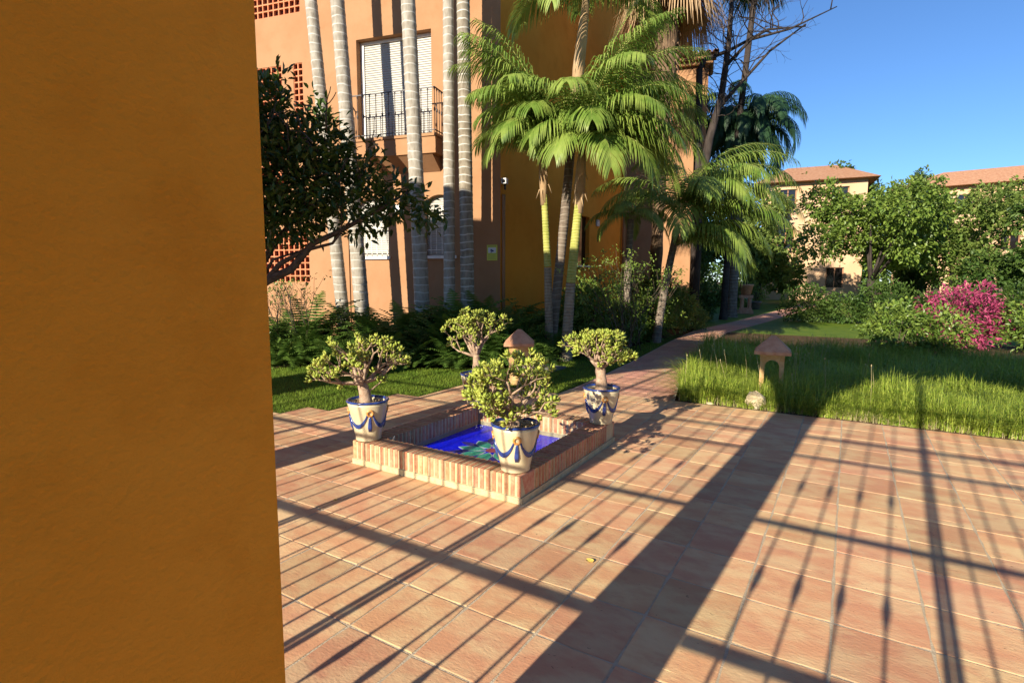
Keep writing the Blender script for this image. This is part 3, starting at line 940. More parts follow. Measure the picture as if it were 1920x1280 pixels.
for _ in range(70):
    a, r_ = random.uniform(0, 2 * PI), random.uniform(0, .12)
    cx, cy = random.choice(((-.45, -.5), (.45, .5), (-.45, .5), (.45, -.5)))
    s_ = random.uniform(.0015, .004)
    mb.lathe([(.0001, .047), (s_, .0485), (.0001, .051)], 5, cx=cx + r_ * math.cos(a), cy=cy + r_ * math.sin(a))
mb.build('splash_drops', M['spray'], fo)['kind'] = 'stuff'

# ---------------------------------------------------------------- glazed pots
POT = [(0, .005), (.088, .005), (.098, 0), (.104, .01), (.103, .028), (.108, .05), (.128, .14), (.150, .24), (.160, .295), (.163, .318)]
def pot_r(z):
    for (r0, z0), (r1, z1) in zip(POT[2:], POT[3:]):
        if z0 <= z <= z1: return r0 + (r1 - r0) * (z - z0) / (z1 - z0 + 1e-9)
    return .163
def on_pot(a, z, off=.004): r = pot_r(z) + off; return (r * math.cos(a), r * math.sin(a), z)
def make_pot(label, loc, rz):
    t = thing('flower_pot', label, 'flower pot', loc, rz, 'glazed pots on the fountain corners')
    mb = MB(); mb.lathe(POT + [(.145, .318), (.140, .29)], 36)
    mb.build('bowl', M['pot'], t)
    mb = MB(); mb.lathe([(.1625, .317), (.169, .319), (.173, .326), (.170, .333), (.160, .336), (.150, .333), (.145, .318), (.140, .285)], 36)
    mb.build('rim', M['blueglaze'], t)
    mb = MB()
    vs, fs = [(0, 0, .315)], []
    n = 24
    for j, rr in enumerate((.05, .1, .141)):
        for i in range(n):
            a = 2 * PI * i / n; vs.append((rr * math.cos(a), rr * math.sin(a), .314 - .02 * (j / 2) + random.gauss(0, .004)))
    for i in range(n):
        fs.append((0, 1 + i, 1 + (i + 1) % n))
        for j in range(2): fs.append((1 + j * n + i, 1 + (j + 1) * n + i, 1 + (j + 1) * n + (i + 1) % n, 1 + j * n + (i + 1) % n))
    mb.add(vs, fs)
    for _ in range(50):
        a, rr, s_ = random.uniform(0, 6.28), .13 * math.sqrt(random.random()), random.uniform(.004, .009)
        mb.lathe([(.0001, .308), (s_, .313), (s_ * .6, .319), (.0001, .321)], 5, cx=rr * math.cos(a), cy=rr * math.sin(a))
    mb.build('soil', M['soil'], t)
    for k in range(4):
        a0 = PI / 2 * k
        # garland: three strands sagging between rings
        mb = MB()
        for q in (-1, 0, 1):
            pts = []
            for i in range(13):
                t_ = i / 12
                sag = 4 * t_ * (1 - t_)
                pts.append(on_pot(a0 + .14 + (PI / 2 - .28) * t_, .235 - .105 * sag ** .8 + q * (.004 + .007 * sag), .003))
            mb.tube(pts, [.004 + .004 * (4 * i / 12 * (1 - i / 12)) for i in range(13)], 6)
        mb.build('garland', M['blueglaze'], t)
        mb = MB()
        pts = []
        for i in range(13):
            b = 2 * PI * i / 12
            pts.append(on_pot(a0 + .021 / .145 * math.cos(b), .247 + .024 * math.sin(b), .004))
        mb.tube(pts, .0085, 6, caps=False)
        mb.build('ring', M['ochreglaze'], t)
        mb = MB()
        for q in (-1, 0, 1):
            pts = [on_pot(a0 + q * (.02 + .05 * s_), .225 - .135 * s_, .003) for s_ in (0, .25, .5, .75, 1)]
            mb.tube(pts, [.004, .007, .0095, .011, .004], 6)
        mb.build('tassel', M['blueglaze'], t)
    return t
POTS = [((-3.315, 3.165), 'cream pot with blue garlands on the left corner of the fountain', R(-38)),
        ((-1.905, 3.175), 'cream pot with blue garlands on the nearest corner of the fountain', R(-55)),
        ((-3.295, 4.685), 'cream pot with blue garlands on the hidden far corner of the fountain', R(-10)),
        ((-1.885, 4.675), 'cream pot with blue garlands on the right corner of the fountain', R(-55))]
for (x, y), lb, rz in POTS: make_pot(lb, (x, y, FH + .002), rz)

def jade_leaf(mb, p, d, up, L_, w_):
    s = d.cross(up)
    if s.length < 1e-4: s = d.orthogonal()
    s.normalize(); u = s.cross(d).normalized()
    th = w_ * .16
    m1 = p + d * L_ * .62 + u * L_ * .06; q = p + d * L_ * .25
    tip = p + d * L_ + u * L_ * .16
    vs = [p, q + s * w_ * .25 + u * th * .4, m1 + s * w_ * .5, tip, m1 - s * w_ * .5, q - s * w_ * .25 + u * th * .4, m1 + u * th, m1 - u * th]
    mb.add(vs, [(0, 1, 6), (1, 2, 6), (2, 3, 6), (3, 4, 6), (4, 5, 6), (5, 0, 6), (1, 0, 7), (2, 1, 7), (3, 2, 7), (4, 3, 7), (5, 4, 7), (0, 5, 7)], 0, True)

def jade(label, loc, seed, H, RX, trunk_r, limbs, lean=(0, 0), density=1.0, tfork=.17, side=()):
    r = random.Random(seed)
    t = thing('jade_plant', label, 'plant', loc, 0, 'jade plants in the glazed pots')
    wood, leaf = MB(), MB()
    def rosette(p, d, s=1.0):
        d = d.normalized(); a0 = r.uniform(0, 6.28)
        x = d.orthogonal().normalized(); y = d.cross(x)
        for lv, (op, sc) in enumerate(((1.05, 1.05), (.75, 1.0), (.42, .8))):
            for q in range(2 if lv < 2 else 2):
                a = a0 + lv * PI / 2 + q * PI + r.gauss(0, .15)
                out = x * math.cos(a) + y * math.sin(a)
                dd = (d * math.cos(op) + out * math.sin(op)).normalized()
                jade_leaf(leaf, p - d * (.012 * (2 - lv)) * s, dd, d, .050 * sc * s * r.uniform(.85, 1.15), .033 * sc * s * r.uniform(.85, 1.1))
    def grow(p, d, L_, rad, depth):
        pts = [p]; q = p.copy(); dd = d.copy()
        for i in range(3):
            dd = (dd + Vector((r.gauss(0, .16), r.gauss(0, .16), r.gauss(.07, .10)))).normalized()
            q = q + dd * L_ / 3; pts.append(q.copy())
        r1 = rad * .66
        wood.tube(pts, [rad, rad * .88, rad * .76, r1], 6)
        hgt = q.z
        if depth == 0 or hgt > H * .96:
            rosette(q, (dd + Vector((0, 0, .5))).normalized(), r.uniform(.9, 1.2)); return
        k = r.choice((2, 2, 3)) if depth > 1 else 2
        a0 = r.uniform(0, 6.28)
        x = dd.orthogonal().normalized(); y = dd.cross(x)
        for i in range(k):
            a = a0 + i * 2 * PI / k + r.gauss(0, .3)
            sp = r.uniform(.42, .85)
            nd = (dd * math.cos(sp) + (x * math.cos(a) + y * math.sin(a)) * math.sin(sp))
            nd.z = max(nd.z, -.15) + .12
            grow(q, nd.normalized(), L_ * r.uniform(.66, .86), r1 * r.uniform(.72, .9), depth - 1)
        if r.random() < .45 * density:
            o = (x * math.cos(a0) + y * math.sin(a0)) * .03
            rosette(q + o, (dd + o * 20).normalized(), r.uniform(.7, 1.0))
    # trunk: knobby, flaring at the soil
    pts, rr = [], []
    for i in range(7):
        s_ = i / 6
        pts.append(Vector((lean[0] * s_ * s_, lean[1] * s_ * s_, -.02 + (tfork + .02) * s_)))
        rr.append(trunk_r * (1.35 - .5 * s_ + (.12 if i in (0, 5) else 0)) * r.uniform(.94, 1.06))
    wood.tube(pts, rr, 10)
    top = pts[-1]
    for az, el, L_, dep in limbs:
        grow(top - Vector((0, 0, r.uniform(0, .04))), sph(az, el), L_, trunk_r * .5, dep)
    for az, z, L_ in side:
        grow(Vector((lean[0] * .5, lean[1] * .5, z)), sph(az, .25), L_, trunk_r * .22, 1)
    wood.build('trunk', M['jadebark'], t)
    leaf.build('leaves', M['jadeleaf'], t)
    return t
ZS = FH + .31
# directions: az 0 = +x; camera right is az ~31 deg
def ring(n, el, L_, dep, off=0, jit=.2, seed=0):
    r = random.Random(seed)
    return [(off + 2 * PI * i / n + r.gauss(0, jit), el + r.gauss(0, .12), L_ * r.uniform(.85, 1.15), dep) for i in range(n)]
jade('spreading jade plant with bare lower limbs in the left pot', (-3.33, 3.16, ZS), 3, .60, .33, .042,
     ring(4, .55, .15, 3, R(31), .25, 1) + ring(3, 1.05, .19, 2, 1.0, .3, 2) + [(R(215), .0, .16, 3), (R(25), .35, .15, 3)], lean=(-.03, -.015), tfork=.16, side=[(R(40), .08, .12)])
jade('dense sprawling jade plant in the nearest pot', (-1.905, 3.175, ZS), 8, .54, .31, .032,
     ring(5, .35, .13, 3, .2, .25, 5) + ring(4, .95, .16, 3, .6, .3, 6) + ring(4, -.05, .11, 2, .9, .3, 7) + [(R(211), .5, .14, 3)], lean=(-.02, -.01), tfork=.09, density=1.6, side=[(R(215), .05, .12), (R(40), .05, .16), (R(250), .1, .12), (R(300), .04, .12)])
jade('tall upright jade plant in the far pot', (-3.295, 4.685, ZS), 13, .72, .27, .036,
     ring(5, .6, .16, 3, .5, .25, 8) + ring(4, 1.1, .19, 3, 0, .3, 9) + [(R(211), .25, .16, 3)], tfork=.22, density=1.5)
jade('round headed jade plant with thick pale trunk in the right pot', (-1.885, 4.675, ZS), 21, .55, .31, .046,
     ring(6, .5, .125, 3, .4, .2, 10) + ring(4, 1.0, .12, 3, .9, .3, 11), lean=(-.02, .0), tfork=.21, density=2.0)

# ---------------------------------------------------------------- terracotta garden lanterns
def lantern(label, loc, rz, s=1.0, body=True, cap=True):
    t = thing('garden_lantern', label, 'lantern', loc, rz, 'terracotta garden lanterns')
    mb = MB()
    mb.box(-.17, .17, -.17, .17, 0, .06); mb.box(-.145, .145, -.145, .145, .061, .12)
    mb.build('base', M['lanternbody'], t)
    mb = MB()
    for sx in (-1, 1):
        for sy in (-1, 1):
            mb.box(sx * .115 - .027, sx * .115 + .027, sy * .115 - .027, sy * .115 + .027, .121, .50)
    mb.build('post', M['lanternbody'], t)
    mb = MB()
    # arched heads between posts
    for k in range(4):
        c, s_ = math.cos(k * PI / 2), math.sin(k * PI / 2)
        n = 8
        for i in range(n):
            x0, x1 = -.0875 + .175 * i / n, -.0875 + .175 * (i + 1) / n
            f = lambda x: .50 - .085 + .085 * math.sqrt(max(0, 1 - (x / .0876) ** 2)) - .012
            q = []
            for yy in (-.14, -.10):
                q += [(x0, yy, f(x0)), (x1, yy, f(x1)), (x1, yy, .50), (x0, yy, .50)]
            q = [(x * c - y * s_, x * s_ + y * c, z) for x, y, z in q]
            mb.add(q, [(0, 1, 2, 3), (7, 6, 5, 4), (0, 4, 5, 1)])
    mb.box(-.145, .145, -.145, .145, .501, .56)
    mb.build('arch', M['lanternbody'], t)
    if cap:
        mb = MB()
        vs = [(-.215, -.215, .561), (.215, -.215, .561), (.215, .215, .561), (-.215, .215, .561), (-.215, -.215, .60), (.215, -.215, .60), (.215, .215, .60), (-.215, .215, .60),
              (-.12, -.12, .70), (.12, -.12, .70), (.12, .12, .70), (-.12, .12, .70), (-.028, -.028, .79), (.028, -.028, .79), (.028, .028, .79), (-.028, .028, .79)]
        fs = [(3, 2, 1, 0)]
        for k in range(3):
            for i in range(4): fs.append((k * 4 + i, k * 4 + (i + 1) % 4, k * 4 + 4 + (i + 1) % 4, k * 4 + 4 + i))
        fs.append((12, 13, 14, 15))
        mb.add(vs, fs); mb.build('roof', M['terracotta'], t)
    t.scale = (s, s, s)
    return t
lantern('terracotta lantern with pointed roof on the lawn behind the fountain', (-4.05, 6.85, -.004), .5)
lantern('terracotta lantern with pointed roof in the tall grass on the right', (-.80, 7.88, -.008), .1)
t = thing('pedestal', 'terracotta pedestal of four posts far down the path', 'pedestal', (-4.0, 27.2, -.01), .3)
mb = MB(); mb.box(-.3, .3, -.3, .3, 0, .16); mb.box(-.24, .24, -.24, .24, .161, .26); mb.build('base', M['terracotta'], t)
for sx in (-1, 1):
    for sy in (-1, 1): MB().box(sx * .16 - .05, sx * .16 + .05, sy * .16 - .05, sy * .16 + .05, .261, .72).build('post', M['terracotta'], t)
MB().box(-.27, .27, -.27, .27, .721, .84).build('top', M['terracotta'], t)
t = thing('flower_pot', 'plain red clay pot on the far pedestal', 'flower pot', (-4.0, 27.2, .832))
mb = MB(); mb.lathe([(0, 0), (.19, 0), (.29, .42), (.32, .43), (.32, .5), (.27, .5), (.26, .44), (0, .43)], 16); mb.build('bowl', M['terracotta'], t)
t = thing('potted_shrub', 'small green shrub growing in the far clay pot', 'plant', (-4.0, 27.2, 1.262))
mb = MB()
for k in range(5): mb.tube([(0, 0, 0), (.1 * math.cos(k * 1.3), .1 * math.sin(k * 1.3), .5), (.25 * math.cos(k * 1.3), .25 * math.sin(k * 1.3), .9)], .012, 5)
mb.build('stem', M['bark'], t)
foliage('leaves', 500, [(0, 0, .8, .45, .45, .5)], .10, .05, M['shrub'], t)
t = thing('flower_pot', 'grey pot on the far lawn right of the pedestal', 'flower pot', (-4.15, 31.5, -.01))
mb = MB(); mb.lathe([(0, 0), (.2, 0), (.27, .36), (.3, .37), (.3, .42), (.25, .42), (0, .38)], 16); mb.build('bowl', M['slab'], t)
mb = MB()
for k in range(4): mb.tube([(.05 * math.cos(k * 1.6), .05 * math.sin(k * 1.6), .38), (.16 * math.cos(k * 1.6), .16 * math.sin(k * 1.6), .9)], .014, 5)
mb.build('stem', M['bark'], t)

# rock, slab, fallen leaves
def rock(name, label, loc, s, seed, m='rock', group=None):
    r = random.Random(seed)
    bm = MB()
    vs, fs = [], []
    n, k = 10, 6
    for j in range(k + 1):
        ph = PI * j / k
        for i in range(n):
            a = 2 * PI * i / n
            q = 1 + r.uniform(-.2, .2)
            vs.append((s[0] * math.sin(ph) * math.cos(a) * q, s[1] * math.sin(ph) * math.sin(a) * q, s[2] * (.75 + math.cos(ph) * (1 + r.uniform(-.08, .08)))))
    for j in range(k):
        for i in range(n): fs.append((j * n + i, (j + 1) * n + i, (j + 1) * n + (i + 1) % n, j * n + (i + 1) % n))
    bm.add(vs, fs, 0, False)
    o = bm.build(name, M[m], None, loc)
    return tag(o, label, 'stone', group)
rock('stone', 'pale rough stone at the terrace edge below the tall grass', (-.87, 6.98, -.03), (.11, .09, .13), 5)
rock('stone', 'small flat pale stone at the foot of the tall grass', (-1.37, 6.93, -.02), (.05, .035, .02), 8)
t = MB().cbox(-.33, .33, -.2, .2, -.01, .03, .01).build('stone_slab', M['slab'], None, (-4.38, 8.25, 0))
tag(t, 'dark flat stone slab lying on the shaded lawn', 'slab')
def fallen(x, y, rz, s, label):
    n = 9
    vs = [(0, 0, .004)]
    for i in range(n):
        a = 2 * PI * i / n
        rr = s * (.5 + .5 * abs(math.cos(a / 2)))
        vs.append((rr * math.cos(a), .6 * rr * math.sin(a), .004 + random.uniform(0, .012)))
    o = MB().add(vs, [(0, 1 + i, 1 + (i + 1) % n) for i in range(n)], 0, True).build('fallen_leaf', M['yleaf'], None, (x, y, .001))
    o.rotation_euler.z = rz
    return tag(o, label, 'leaf', 'fallen leaves on the terrace')
fallen(-1.10, 2.60, .4, .028, 'yellow fallen leaf on the tiles right of the fountain')
fallen(-.503, 1.60, 1.2, .022, 'yellow fallen leaf on the tiles nearest the viewer')
fallen(-3.45, 3.75, 2, .02, 'curled yellow leaf on the tiles left of the fountain')
fallen(-2.9, 2.45, 2.6, .02, 'small dry leaf on the sunlit tiles before the fountain')

# ---------------------------------------------------------------- palms
def frond_mesh(name, parent, p0, az, el, L_, arch=1.1, nl=44, ll=.42, lw=.022, hang=.9, m='frond', seed=0, rib=.014, sweep=0.0, twist=.0, ribm='rachis'):
    """one pinnate leaf: ribbed stalk and two rows of drooping leaflets"""
    r = np.random.default_rng(seed)
    n = nl
    ts = np.linspace(0, 1, n + 1)
    P = [np.array(p0, float)]
    dirs = []
    for i in range(n + 1):
        e = el - arch * ts[i] ** 1.25
        a = az + sweep * ts[i]
        d = np.array([math.cos(e) * math.cos(a), math.cos(e) * math.sin(a), math.sin(e)])
        dirs.append(d)
        P.append(P[-1] + d * L_ / (n + 1))
    P = np.array(P)
    quads = []
    i0 = int(n * .14)
    for i in range(i0, n + 1):
        t_ = (i - i0) / (n - i0)
        d = dirs[i]
        side = np.cross(d, [0, 0, 1.0]); side /= max(np.linalg.norm(side), 1e-6)
        up = np.cross(side, d)
        ln = ll * (math.sin(PI * min(1, .12 + .80 * t_)) ** .6) * (1 - .3 * t_)
        for s in (-1, 1):
            hg = hang * r.uniform(.82, 1.25)
            fw = .45 + .8 * t_ + r.normal(0, .04)
            d0 = side * s * 1.0 + d * fw + up * (.35 + r.normal(0, .04))
            d0 /= np.linalg.norm(d0)
            w_ = lw * (1 - .3 * t_)
            pp = P[i].copy(); dd = d0.copy()
            lseg = ln * r.uniform(.9, 1.1) / 3
            wdir = np.cross(dd, up); wdir /= max(np.linalg.norm(wdir), 1e-6)
            prev = (pp - wdir * w_ * .25, pp + wdir * w_ * .25)
            for k, ww in enumerate((.5, .42, .04)):
                dd = dd + np.array([0, 0, -hg * (.34 + .30 * k)])
                dd /= np.linalg.norm(dd)
                pp = pp + dd * lseg
                cur = (pp - wdir * w_ * ww, pp + wdir * w_ * ww)
                quads.append([prev[0], prev[1], cur[1], cur[0]])
                prev = cur
    o = quads_mesh(name, np.array(quads), M[m], parent)
    mb = MB(); st = max(1, n // 10)
    idx = list(range(0, n + 2, st))
    mb.tube([P[i] for i in idx], [max(.003, rib * (1 - .85 * i / (n + 1))) for i in idx], 5)
    mb.build('rib', M[ribm], o)
    return o

def ringed_trunk(parent, pts, r0, r1, m, step=.16, amp=.05, n=14, seed=1, flare=.35):
    """trunk swept along pts with slight ridges at the leaf scars"""
    rr = random.Random(seed)
    pts = [Vector(p) for p in pts]
    seg = [(b - a).length for a, b in zip(pts, pts[1:])]
    tot = sum(seg)
    out, rad = [], []
    s = 0
    while s < tot:
        stp = step * rr.uniform(.75, 1.3)
        for ds, k in ((0, 1 + amp), (stp * .10, 1 + amp), (stp * .2, 1.0), (stp * .88, 1.0)):
            q = s + ds
            if q > tot: break
            acc = 0
            for i, L_ in enumerate(seg):
                if q <= acc + L_ + 1e-6:
                    p = pts[i].lerp(pts[i + 1], (q - acc) / L_); break
                acc += L_
            t_ = q / tot
            out.append(p); rad.append((r0 + (r1 - r0) * t_ + r0 * flare * max(0, 1 - q / .7) ** 2) * k)
        s += stp
    mb = MB(); mb.tube(out, rad, n)
    return mb.build('trunk', M[m], parent)

# five tall bare-trunked palms before the facade; their crowns are far above
TALL = [((-9.38, 8.37), (-.060, -.037), .135, 'tall grey palm trunk furthest left behind the citrus tree'),
        ((-8.96, 8.52), (-.045, -.027), .155, 'tall grey palm trunk second from the left, before the balcony door edge'),
        ((-7.77, 9.09), (-.026, -.016), .160, 'tall grey palm trunk in front of the middle of the balcony door'),
        ((-7.20, 9.25), (.005, .003), .120, 'slender grey palm trunk just right of the balcony'),
        ((-6.86, 9.46), (-.007, -.005), .145, 'brown grey banded palm trunk nearest the building corner')]
for k, ((x, y), (sx, sy), r_, lb) in enumerate(TALL):
    t = thing('palm_tree', lb, 'palm tree', (x, y, -.05), 0, 'tall bare palm trunks before the facade')
    H = 13.5
    pts = [(0, 0, 0), (sx * 3, sy * 3, 3), (sx * 7.5, sy * 7.5, 7.5), (sx * 11, sy * 11, H)]
    ringed_trunk(t, pts, r_ * 1.02, r_ * .8, 'trunkbrown' if k == 4 else 'trunk', step=(.2, .24, .26, .2, .15)[k], amp=.035, seed=k)
    for i in range(9):
        frond_mesh('frond', t, (sx * 11, sy * 11, H), i * 2.4 + k, .9 - .12 * (i % 5), 2.6, 1.3, 24, .6, .05, .7, seed=i)

def crown(t, top, n, L_, seed, els, az0=0.0, **kw):
    r = random.Random(seed)
    for i in range(n):
        az = az0 + i * 2.39996 + r.gauss(0, .15)
        el = els[0] + (els[1] - els[0]) * (i / max(1, n - 1)) + r.gauss(0, .08)
        frond_mesh('frond', t, top, az, el, L_ * r.uniform(.85, 1.12), seed=seed * 31 + i, **kw)

# two slim young palms and a dark leaning one in the bed before the recess
def young_palm(label, base, pts, r0, r1, top, fr, seed, shaft=(.0, .0), mtr='trunkgreen'):
    t = thing('palm_tree', label, 'palm tree', base, 0, 'slim palms before the shaded side wall')
    if mtr == 'trunkgreen':   # woody grey-brown below, green ringed stem above
        rm = r0 * .45 + r1 * .55
        ringed_trunk(t, pts[:2], r0, rm, 'trunkwood', step=.06, amp=.06, n=10, seed=seed, flare=.3)
        ringed_trunk(t, pts[1:], rm, r1, mtr, step=.07, amp=.05, n=10, seed=seed, flare=0)
    else:
        ringed_trunk(t, pts, r0, r1, mtr, step=.07, amp=.05, n=10, seed=seed, flare=.3)
    # fibrous boot under the crown
    p = Vector(pts[-1]); tp = Vector(top)
    mb = MB(); mb.tube([p - Vector((0, 0, .25)), p.lerp(tp, .3), p.lerp(tp, .6), tp], [r1 * 1.05, r1 * 1.35, r1 * 1.2, r1 * .7], 9)
    rr = random.Random(seed)
    for k in range(9):
        a = rr.uniform(0, 6.28); z = rr.uniform(-.2, .6)
        q = p.lerp(tp, max(0, z))
        mb.tube([q, q + Vector((math.cos(a) * .09, math.sin(a) * .09, .02)), q + Vector((math.cos(a) * .15, math.sin(a) * .15, -.14))], [.02, .012, .003], 5)
    mb.build('crownshaft', M['dryfrond'], t)
    for f_ in fr:
        az, el, L_ = f_[:3]
        kw = dict(arch=1.9, nl=60, ll=.85, lw=.034, hang=.95)
        kw.update(f_[3] if len(f_) > 3 else {})
        frond_mesh('frond', t, top, R(az), R(el), L_, seed=rr.randrange(9999), **kw)
    return t
# azimuths: 31 = picture right, 211 = picture left, 301 = towards the viewer, 121 = away
young_palm('slim green ringed palm, left of the pair by the shaded wall', (-4.89, 9.43, -.05),
           [(0, 0, 0), (-.05, -.02, 1.8), (-.12, -.07, 3.2)], .085, .06, (-.16, -.10, 4.1),
           [(211, 80, 1.9), (215, 66, 1.5), (190, 50, 1.6), (245, 70, 1.9), (290, 60, 1.5), (20, 75, 1.9), (60, 60, 1.9), (150, 70, 2.0), (120, 55, 2.0), (208, 82, 2.5, dict(arch=1.7)), (262, 45, 1.4), (330, 50, 1.5), (225, 84, 2.3, dict(arch=1.5)), (170, 82, 2.4), (230, 30, 1.3), (300, 30, 1.3), (275, 75, 1.9), (215, 88, 2.6, dict(arch=1.1)), (190, 84, 2.8, dict(arch=1.25)), (240, 80, 2.5, dict(arch=1.4))], 4)
young_palm('sunlit green ringed palm with large fronds right of the pair', (-4.46, 9.24, -.05),
           [(0, 0, 0), (.07, .04, 1.5), (.18, .11, 3.0)], .105, .075, (.22, .13, 3.95),
           [(31, 72, 2.5), (20, 52, 2.4), (50, 40, 2.3), (5, 66, 2.3), (340, 55, 2.1), (300, 50, 1.7), (315, 22, 1.7), (60, 74, 2.5), (85, 60, 2.4), (0, 40, 2.2), (350, 20, 1.9), (285, 68, 2.0),
            (28, 60, 2.7, dict(arch=1.5)), (205, 70, 1.8), (240, 78, 2.0), (250, 45, 1.5), (125, 70, 2.3), (165, 60, 1.9), (30, 25, 2.2), (10, 30, 2.2), (42, 55, 2.8, dict(arch=1.6)), (24, 38, 2.6), (70, 50, 2.6), (36, 80, 2.6), (16, 76, 2.8, dict(arch=1.6)), (325, 75, 2.4), (270, 30, 1.4), (20, 84, 2.9, dict(arch=1.2)), (60, 85, 2.9, dict(arch=1.3)), (345, 82, 2.6, dict(arch=1.4))], 9)
young_palm('dark leaning palm trunk between the two green palms', (-5.02, 9.70, -.05),
           [(0, 0, 0), (.22, .13, 2.8), (.36, .22, 4.9)], .10, .085, (.53, .32, 6.9),
           [(31, 65, 2.2), (60, 40, 2.1), (0, 45, 2.2), (211, 65, 2.2), (180, 35, 2.0), (240, 50, 2.1), (300, 60, 2.0), (330, 25, 1.9), (120, 60, 2.1), (270, 20, 1.9)], 14, mtr='trunkdark')
# long frond shooting up to the right between the crowns
frond_mesh('frond', bpy.data.objects['palm_tree.006'], (.22, .15, 4.4), R(31), R(74), 2.7, arch=.45, nl=50, ll=.55, lw=.034, hang=.4, seed=77)

# kentia palm clump at the right end of the building
t = thing('palm_tree', 'broad arching palm over the path at the end of the building', 'palm tree', (-3.95, 13.2, -.05))
ringed_trunk(t, [(0, 0, 0), (.12, .25, 1.4), (.3, .55, 2.9)], .10, .08, 'trunkdark', step=.1, n=10, seed=3)
for i, (az, el, L_, kw) in enumerate([(31, 45, 2.6, {}), (15, 25, 2.5, {}), (45, 20, 2.5, {}), (0, 50, 2.5, {}), (330, 40, 2.3, {}), (300, 30, 2.2, {}), (60, 55, 2.5, {}), (31, 5, 2.4, dict(arch=1.3)), (350, 5, 2.1, dict(arch=1.3)),
                                      (200, 45, 2.0, {}), (230, 30, 1.9, {}), (260, 50, 2.1, {}), (120, 60, 2.4, {}), (80, 30, 2.4, {}), (160, 35, 2.0, {}), (20, 68, 2.6, {}), (285, 10, 1.7, {}), (340, 42, 2.3, dict(arch=2.3)), (350, 30, 2.2, dict(arch=2.0)), (325, 38, 2.1, dict(arch=2.2)), (10, 45, 2.6, dict(arch=2.2))]):
    k2 = dict(arch=1.9, nl=58, ll=.9, lw=.037, hang=.95); k2.update(kw); el = min(80, el + 22)
    frond_mesh('frond', t, (.32, .6, 3.05), R(az), R(el), L_ * 1.3, seed=500 + i, **k2)
for i, (az, el, L_) in enumerate([(0, 50, 2.7), (335, 45, 2.5), (22, 48, 2.8), (348, 30, 2.3), (40, 38, 2.7), (12, 62, 3.0)]):
    frond_mesh('frond', t, (.25, .45, 2.35), R(az), R(el), L_, seed=560 + i, arch=2.15, nl=52, ll=.85, lw=.042, hang=.95)
t = thing('palm_tree', 'small low palm with hanging leaves before the shaded side wall', 'palm tree', (-4.35, 12.3, -.05))
ringed_trunk(t, [(0, 0, 0), (-.05, .05, 1.5), (-.02, .1, 3.0)], .09, .07, 'trunkdark', step=.12, n=10, seed=5)
for i in range(9):
    frond_mesh('frond', t, (-.02, .1, 3.05), i * 2.4, R(50 - 6 * i), 1.25, arch=1.6, nl=34, ll=.4, lw=.03, hang=1.0, seed=600 + i)

# fan palm with a skirt of dry leaves, upper right
t = thing('fan_palm', 'tall fan palm trunk with a skirt of dry hanging leaves', 'palm tree', (-4.75, 15.6, -.05))
mb = MB(); pts = [(0, 0, 0), (.04, .02, 3), (.1, .06, 6.5), (.14, .08, 9.6)]
rr = random.Random(2)
out, rad = [], []
for i in range(60):
    s = i / 59
    q = Vector(pts[0]).lerp(Vector(pts[1]), s * 3) if s < 1 / 3 else (Vector(pts[1]).lerp(Vector(pts[2]), s * 3 - 1) if s < 2 / 3 else Vector(pts[2]).lerp(Vector(pts[3]), s * 3 - 2))
    out.append(q); rad.append((.16 if s < .7 else .22 + .08 * rr.random()) * rr.uniform(.9, 1.1))
mb.tube(out, rad, 12)
for k in range(120):
    a = rr.uniform(0, 6.28); s = rr.uniform(.68, 1)
    q = out[int(s * 59)]
    mb.tube([q + Vector((math.cos(a), math.sin(a), 0)) * .2, q + Vector((math.cos(a) * .3, math.sin(a) * .3, .06)), q + Vector((math.cos(a) * .36, math.sin(a) * .36, -.10))], [.04, .03, .01], 4)
mb.build('trunk', M['rough_trunk'], t)
def fan_leaf(parent, p, d, L_, m, seed, droop=.8, n=26, span=2.6, w_=.045):
    r = np.random.default_rng(seed)
    d = np.array(d); d /= np.linalg.norm(d)
    side = np.cross(d, [0, 0, 1.0])
    if np.linalg.norm(side) < 1e-3: side = np.array([1.0, 0, 0])
    side /= np.linalg.norm(side)
    p = np.array(p)
    quads = []
    for i in range(n):
        a = (i / (n - 1) - .5) * span
        dd = d * math.cos(a) + side * math.sin(a)
        wd = np.cross(dd, [0, 0, 1.0]); wd = wd / max(np.linalg.norm(wd), 1e-3)
        pp = p.copy(); ln = L_ * (1 - .25 * abs(a) / span) * r.uniform(.85, 1.1)
        prev = (pp, pp)
        for k, ww in enumerate((.5, .4, .04)):
            dd = dd + np.array([0, 0, -droop * (.12 + .4 * k)]) * r.uniform(.7, 1.3); dd /= np.linalg.norm(dd)
            pp = pp + dd * ln / 3
            cur = (pp - wd * w_ * ww, pp + wd * w_ * ww)
            quads.append([prev[0], prev[1], cur[1], cur[0]]); prev = cur
    o = quads_mesh('frond', np.array(quads), M[m], parent)
    return o
for i in range(26):
    a = i * 2.4; e = rr.uniform(-.5, .15)
    c = Vector((.14, .08, 9.35 + rr.uniform(-.35, .7)))
    d = sph(a, e)
    fan_leaf(t, c + d * .35, d, rr.uniform(1.5, 2.1), 'dryfrond', 700 + i, droop=1.6, n=28, span=1.9)
for i in range(12):
    a = i * 2.4; d = sph(a, .2 + .1 * (i % 5)); c = Vector((.14, .08, 10.6))
    fan_leaf(t, c + d * .8, d, 1.1, 'frond', 760 + i)

